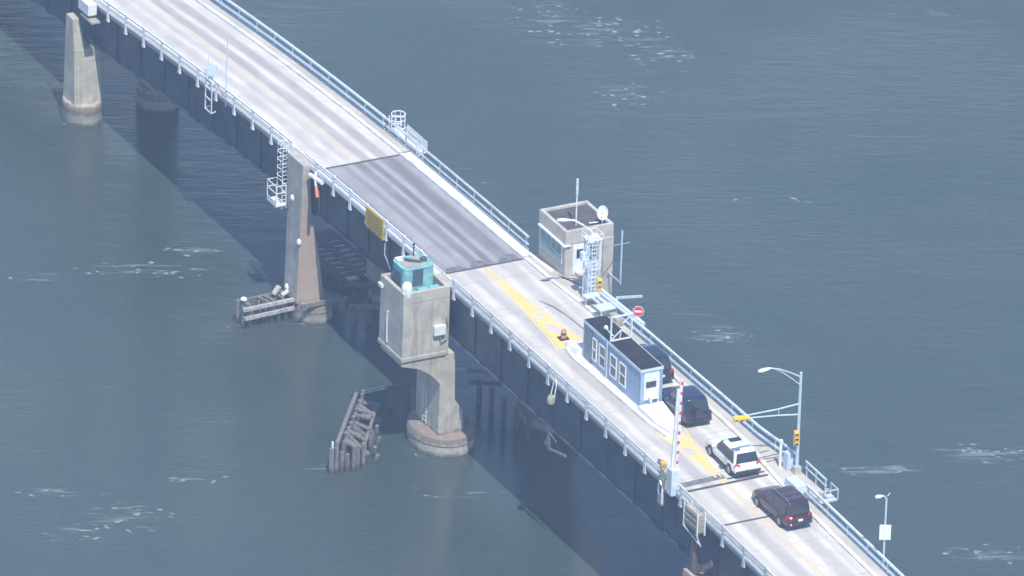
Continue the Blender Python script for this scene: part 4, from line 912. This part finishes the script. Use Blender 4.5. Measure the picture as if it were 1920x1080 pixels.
t = thing('timber_fender', 'collapsed grey timber fender leaning in the water before the concrete tower', 'fender', (18,-6,0), group='timber fenders')
A0 = Vector((14.2,-3.6,0)); A1 = Vector((20.2,-8.0,0)); dd = (A1-A0)
for k in range(9):
    p = A0+dd*k/8.5; c = mb(); pile(c, p.x, p.y, 1.9-rnd.uniform(0,.3), .17, (.12,.05)); c.build('pile', 'timber', t)
c = mb()
sd_ = Vector((.6,.8,0))
for k in range(15):
    p = A0+dd*(k+.3)/15.5; q = p+sd_*rnd.uniform(1.0,1.5)
    c.bar((p.x+rnd.uniform(-.15,.15),p.y,1.5+rnd.uniform(-.1,.25)),(q.x+rnd.uniform(-.5,.5),q.y+rnd.uniform(-.3,.3),.9+rnd.uniform(-.45,.6)),.22+rnd.uniform(0,.14),.14)
c.build('decking', 'timber', t)
c = mb(); a = A0+Vector((-.2,-.25,1.75)); b_ = A1+Vector((-.2,-.25,1.5)); c.bar(a, b_, .26, .36); c.build('beam', 'timber', t)
c = mb(); a = A0+sd_*1.2+Vector((0,0,1.2)); b_ = A1*1+sd_*1.3-dd*.25+Vector((0,0,.9)); c.bar(a, b_, .2, .25); c.build('beam', 'timber', t)
for k in range(7):
    p = A1+Vector((.7+.05*k,.4*k-1.2,0)); c = mb(); pile(c, p.x+rnd.uniform(-.2,.2), p.y, 1.8+rnd.uniform(-.6,.2), .16, (rnd.uniform(-.1,.1),0)); c.build('pile', 'timber', t)
c = mb(); c.tube([(20.9,-9.0,-1),(20.9,-9.05,2.3)], .08); c.build('marker_stake', 'white', t)
for k in range(9):
    p = A0+dd*(.25+.08*k)+sd_*rnd.uniform(1.3,1.9); c = mb()
    c.tube([(p.x,p.y,-1.2),(p.x+rnd.uniform(-.5,.7),p.y+rnd.uniform(-.5,.5),.5+rnd.uniform(0,.7))], .14); c.build('broken_pile', 'timber', t)
c = mb(); c.bar((14.2,-3.5,1.95),(14.2,-1.7,2.0),.2,.25); c.build('beam', 'timberw', t)
c = mb(); c.bar((14.2,-1.7,1.9),(14.3,3.0,1.9),.2,.22); c.build('beam', 'timberd', t)  # shaded rest of the same log, its shade painted in as darker timber
for k in range(3):
    c = mb(); pile(c, 14.4, -1.4+k*1.3, 1.8, .15); c.build('pile', 'timberd', t)

# under-span fender racks seen in the shade
t = thing('timber_fender', 'dark timber rack with slotted deck in the shade under the lifting span', 'fender', (-6,6,0), group='timber fenders')
c = mb(); zf = 1.1   # one slotted deck: longitudinal planks joined by cross planks
for (a, b_) in ((3.4,4.0),(5.0,5.45),(6.45,6.9),(7.9,8.5)): c.box(-11.2,-3.4,a,b_,zf,zf+.14)
for a, b_ in ((4.0,5.0),(5.45,6.45),(6.9,7.9)):
    c.box(-11.2,-9.7,a+.003,b_-.003,zf+.002,zf+.138)
    for k in range(7): c.box(-9.28+k*.8,-8.9+k*.8,a+.003,b_-.003,zf+.002,zf+.138)
c.build('decking', plain('brown_wet_planking', (0.11,0.085,0.085), 0.9, spec=.2), t)
c = mb(); c.box(-9.6,-3.6,3.9,8.0,1.0,1.095); c.build('lower_deck', plain('pale_boards', (0.85,0.82,0.78), 0.8), t)
for k in range(6):
    for y in (3.7,8.3):
        c = mb(); pile(c, -12+k*2.05, y, 1.05, .16); c.build('pile', 'timberd', t)
t = thing('timber_fender', 'dark beam and piles in the shade between the two tall piers', 'fender', (3,4,0), group='timber fenders')
c = mb(); c.bar((-1.0,2.6,2.3),(2.6,7.6,2.3),.3,.3); c.build('beam', 'timberd', t)
c = mb(); c.bar((1.4,1.8,1.7),(3.6,6.8,1.7),.35,.3); c.build('beam', 'timber', t)
for k in range(6):
    c = mb(); pile(c, 1.6+k*.42, 2.1+k*.95, 1.7, .2); c.build('pile', 'timberd', t)
t = thing('timber_fender', 'dark beams and posts in the shade below the span past the wide footing', 'fender', (17,5,0), group='timber fenders')
c = mb(); c.bar((14.8,4.2,2.4),(17.0,8.0,2.4),.25,.25); c.build('beam', 'timber', t)
c = mb(); c.bar((15.4,4.0,1.8),(17.6,7.8,1.8),.25,.25); c.build('beam', 'timberd', t)
for k in range(5):
    c = mb(); pile(c, 16.0+k*1.6, 4.6+k*.15, 2.2, .2); c.build('pile', 'timberd', t)

# ------------------------------------------------------------------ cars
def make_car(label, loc, yaw, paint, L=4.8, W=1.9, H=1.75, spare=False, rails=True, sunroof=False, hood=.98, pitch=0, dimtail=False, lit=False, boxy=False):
    t = thing('car', label, 'car', loc, yaw, 'cars waiting in the lane beside the booth')
    t['_root'] = [0,0,0]
    h = W/2; hl = L/2
    bz = .99 if boxy else .96
    B = lambda m_, n_, mt_, p=t, **k: m_.build(n_, mt_, p, local=True, **k)
    # lower body: rings across x; front is +x
    def ring(x, zb, zt, hw, tuck=.04, crown=.03):
        ys = [(-hw*.86,zb),(-hw,zb+.16),(-hw-.012,(zb+zt)/2),(-hw+tuck*.4,zt-.12),(-hw+tuck*1.6,zt),(-hw*.5,zt+crown*.8),(0,zt+crown)]
        pts = ys+[(-y, z) for y, z in ys[-2::-1]]
        return [(x, y, z) for y, z in pts]
    st = [(-hl,.48,.80,h*.86),(-hl+.06,.36,bz-.06,h*.94),(-hl+.28,.30,bz,h*.985),(-hl*.55,.27,bz,h),(0,.26,bz-.01,h),(hl*.38,.27,bz-.01,h),(hl*.62,.28,hood,h*.985),(hl*.86,.30,hood-.08,h*.95),(hl-.08,.36,hood-.2,h*.86),(hl,.44,hood-.38,h*.76)]
    body = mb(); body.loft([ring(*s) for s in st]); bo = B(body, 'body', paint, smooth=True)
    # cabin
    xr0,xr1 = (-hl+.22, hl*.42); tr0,tr1 = (-hl+(.34 if boxy else .55), hl*.02+.12)
    def cring(z, a, b_, hw, rd=(.18 if boxy else .3)):
        pts = []
        for cx, cy, a0 in ((b_-rd,hw-rd,0),(a+rd,hw-rd,90),(a+rd,-hw+rd,180),(b_-rd,-hw+rd,270)):
            for k in range(4): an = R(a0+30*k); pts.append((cx+rd*math.cos(an), cy+rd*math.sin(an), z))
        return pts
    cab = mb(); q = bz-.03
    cab.loft([cring(q, xr0, xr1, h*.93), cring(H-.12, tr0-.06, tr1+.1, h*.78), cring(H-.05, tr0+.0, tr1-.0, h*.75), cring(H-.012, tr0+.14, tr1-.2, h*.66), cring(H, tr0+.35, tr1-.42, h*.5)])
    B(cab, 'roof', paint, smooth=True)
    # glazing: quads just outside the cabin faces
    def lerp3(p, q_, a): return tuple(p[i]+(q_[i]-p[i])*a for i in range(3))
    zb_, zt_ = q+.05, H-.15
    fz = lambda z: (z-q)/((H-.12)-q)
    hwz = lambda z: h*.93+(h*.78-h*.93)*fz(z)
    rear = lambda z: xr0+(tr0-.06-xr0)*fz(z); front = lambda z: xr1+(tr1+.1-xr1)*fz(z)
    def quad(pts, n_, mat='glass'):
        pts = [Vector(p) for p in pts]; nn = (pts[1]-pts[0]).cross(pts[3]-pts[0]).normalized()
        if nn.dot(Vector(n_)) < 0: nn = -nn
        c_ = mb(); c_.hexa([p+nn*.004 for p in pts], [p+nn*.022 for p in pts]); return c_
    ins = .10
    B(quad([(rear(zb_+.06),-hwz(zb_)+ins,zb_+.06),(rear(zb_+.06),hwz(zb_)-ins,zb_+.06),(rear(zt_),hwz(zt_)-ins,zt_),(rear(zt_),-hwz(zt_)+ins,zt_)], (-1,0,.3)), 'rear_window', 'glass')
    B(quad([(front(zb_),-hwz(zb_)+ins,zb_),(front(zb_),hwz(zb_)-ins,zb_),(front(zt_),hwz(zt_)-ins,zt_),(front(zt_),-hwz(zt_)+ins,zt_)], (1,0,.5)), 'windshield', 'glass')
    for s in (-1,1):
        xs_ = [rear(zb_)+.22, rear(zb_)+.22+(front(zb_)-rear(zb_)-.5)*.24, rear(zb_)+.22+(front(zb_)-rear(zb_)-.5)*.6, front(zb_)-.22]
        xt_ = [rear(zt_)+.24, xs_[1], xs_[2], front(zt_)-.16]
        for a in range(3):
            g_ = .018
            B(quad([(xs_[a]+g_,s*hwz(zb_),zb_),(xs_[a+1]-g_,s*hwz(zb_),zb_),(xt_[a+1]-g_,s*hwz(zt_),zt_),(xt_[a]+g_,s*hwz(zt_),zt_)], (0,s,.2)), 'side_window', 'glass')
        # mirrors
        mm = mb(); mm.sphere((hl*.36, s*(h+.09), bz+.07), .09, .12, .08, 10, 6); B(mm, 'mirror', paint, smooth=True)
        # door handles
        dh = mb()
        for hx in (-.28, .62): dh.box(hx-.09,hx+.09,min(s*(h-.005),s*(h+.03)),max(s*(h-.005),s*(h+.03)),bz-.16,bz-.12)
        B(dh, 'door_handle', 'chrome' if paint != 'whitecar' else 'whitecar')
        # tail lamps
        tl = mb(); tl.hexa([(-hl-.012,s*h*.62,.80),(-hl+.20,s*(h+.006),.80),(-hl+.26,s*(h-.12),.80),(-hl+.05,s*h*.6,.80)],[(-hl+.05,s*h*.64,1.02),(-hl+.22,s*(h-.045),1.02),(-hl+.3,s*(h-.14),1.02),(-hl+.1,s*h*.6,1.02)])
        B(tl, 'tail_light', 'taildim' if dimtail else 'tail')
        hm = mb(); hm.hexa([(hl-.1,s*h*.5,.62),(hl-.22,s*(h*.9),.62),(hl-.3,s*h*.9,.62),(hl-.3,s*h*.5,.62)],[(hl-.12,s*h*.5,.74),(hl-.26,s*(h*.9),.76),(hl-.34,s*h*.9,.76),(hl-.34,s*h*.5,.76)])
        B(hm, 'headlight', 'lamp')
        if rails:
            rr_ = mb(); rr_.tube([(tr0+.15,s*h*.66,H-.03),(tr0+.25,s*h*.66,H+.05),(tr1-.3,s*h*.66,H+.05),(tr1-.15,s*h*.66,H-.03)], .022, 6); B(rr_, 'roof_rail', 'chrome' if paint != 'whitecar' else 'whitecar')
        sk = mb(); sk.box(-hl*.5,hl*.42,min(s*(h-.05),s*(h+.015)),max(s*(h-.05),s*(h+.015)),.24,.34); B(sk, 'sill', 'trim')
    # bumpers, plate, lights
    bm_ = mb(); bm_.loft([[(-hl-.07,y,.38),(-hl+.15,y,.36),(-hl+.15,y,.58),(-hl-.05,y,.60)] for y in (-h*.9,-h*.5,0,h*.5,h*.9)])
    B(bm_, 'rear_bumper', 'trim', bevel=.02)
    fb = mb(); fb.loft([[(hl-.18,y,.32),(hl+.04-abs(y)*.08,y,.32),(hl+.04-abs(y)*.08,y,.5),(hl-.18,y,.5)] for y in (-h*.85,-h*.4,0,h*.4,h*.85)]); B(fb, 'front_bumper', 'trim')
    pl = mb(); pl.box(-hl-.09,-hl-.074+.05,-.16,.16,.66,.8); B(pl, 'licence_plate', 'white')
    for sx in (1,-1):
        for s in (-1,1):
            wx = sx*L*.30+(.02 if sx > 0 else -.0); wr = .36
            ar = mb(); ar.tube([(wx,s*(h-.2),wr+.02),(wx,s*(h+.008),wr+.02)], wr+.07, 20); B(ar, 'wheel_arch', 'trim')
            wo_ = mb(); wo_.tube([(wx,s*(h-.18),wr),(wx,s*(h+.03),wr)], wr, 22); wo = B(wo_, 'wheel', 'black', smooth=True)
            rm = mb(); rm.tube([(wx,s*(h+.0),wr),(wx,s*(h+.042),wr)], wr*.62, 18); rim = B(rm, 'rim', 'alloy', wo)
            hb = mb()
            for k in range(5):
                a = 2*math.pi*k/5; hb.tube([(wx+.13*math.cos(a),s*(h+.043),wr+.13*math.sin(a)),(wx+.13*math.cos(a),s*(h+.046),wr+.13*math.sin(a))], .045, 8)
            B(hb, 'rim_opening', 'trim', wo)
    if spare:
        sp_ = mb(); sp_.tube([(-hl-.02,.08,.98),(-hl-.2,.08,.98)], .34, 22); so_ = B(sp_, 'spare_wheel', 'trim', smooth=True)
        s2 = mb(); s2.tube([(-hl-.2,.08,.98),(-hl-.212,.08,.98)], .26, 20); B(s2, 'cover', paint, so_)
    if sunroof:
        s2 = mb(); s2.box(-.55+.1,.25+.1-.25,-.42,.42,H-.006,H+.012); B(s2, 'sunroof', 'glass')
    return t
cz = lambda x, y=0: Z(x)+.008
PI = math.pi
make_car('dark navy car half hidden behind the blue booth, front of the queue', (37.7,5.88,cz(37.7)), PI-R(2.5), 'navy2', 4.9, 1.95, 1.85, rails=False)
make_car('navy off-roader with a spare wheel on its tail, second in the queue', (44.2,5.35,cz(44.2)), PI-R(3), 'navy', 4.75, 2.0, 1.9, rails=False, dimtail=True, spare=True)
make_car('white car with a dark sunroof, third in the queue', (52.0,4.92,cz(52)), PI-R(2.5), 'whitecar', 4.8, 1.95, 1.8, sunroof=True, rails=False)
cc = make_car('dark maroon car with roof rails and bright tail light, last in the queue', (59.6,4.55,cz(59.6)), PI+R(.5), 'maroon', 5.05, 2.0, 1.95, lit=False, boxy=True)
for o in list(cc.children):
    if o.name.startswith('tail_light'):
        ys = [v.co.y for v in o.data.vertices]
        if sum(ys) > 0:
            l = mb(); l.box(-2.56,-2.5,.62,.76,.93,1.03); l.box(-2.6,-2.54,.66,.76,.46,.54); l.build('lit_lamp', 'lit', cc, local=True); break
rk = mb()
for x in (-1.6,-.9): rk.bar((x,-.6,1.93),(x,.6,1.93),.05)
rk.build('cross_bar', 'chrome', cc, local=True)

# ------------------------------------------------------------------ haze
mt = bpy.data.materials.new('haze_air'); mt.use_nodes = True; nt = mt.node_tree
nt.nodes.remove(nt.nodes["Principled BSDF"])
pv = N(nt, "ShaderNodeVolumePrincipled"); pv.inputs['Color'].default_value = (0.50, 0.68, 1.0, 1); pv.inputs['Density'].default_value = 0.00024; pv.inputs['Anisotropy'].default_value = 0.0
nt.links.new(pv.outputs[0], nt.nodes['Material Output'].inputs['Volume'])
hz = mb().box(-1600, 1600, -1600, 1600, -4, 400).build('haze', mt); hz['kind'] = 'stuff'
for o in bpy.data.objects:
    if '_root' in o.keys(): del o['_root']
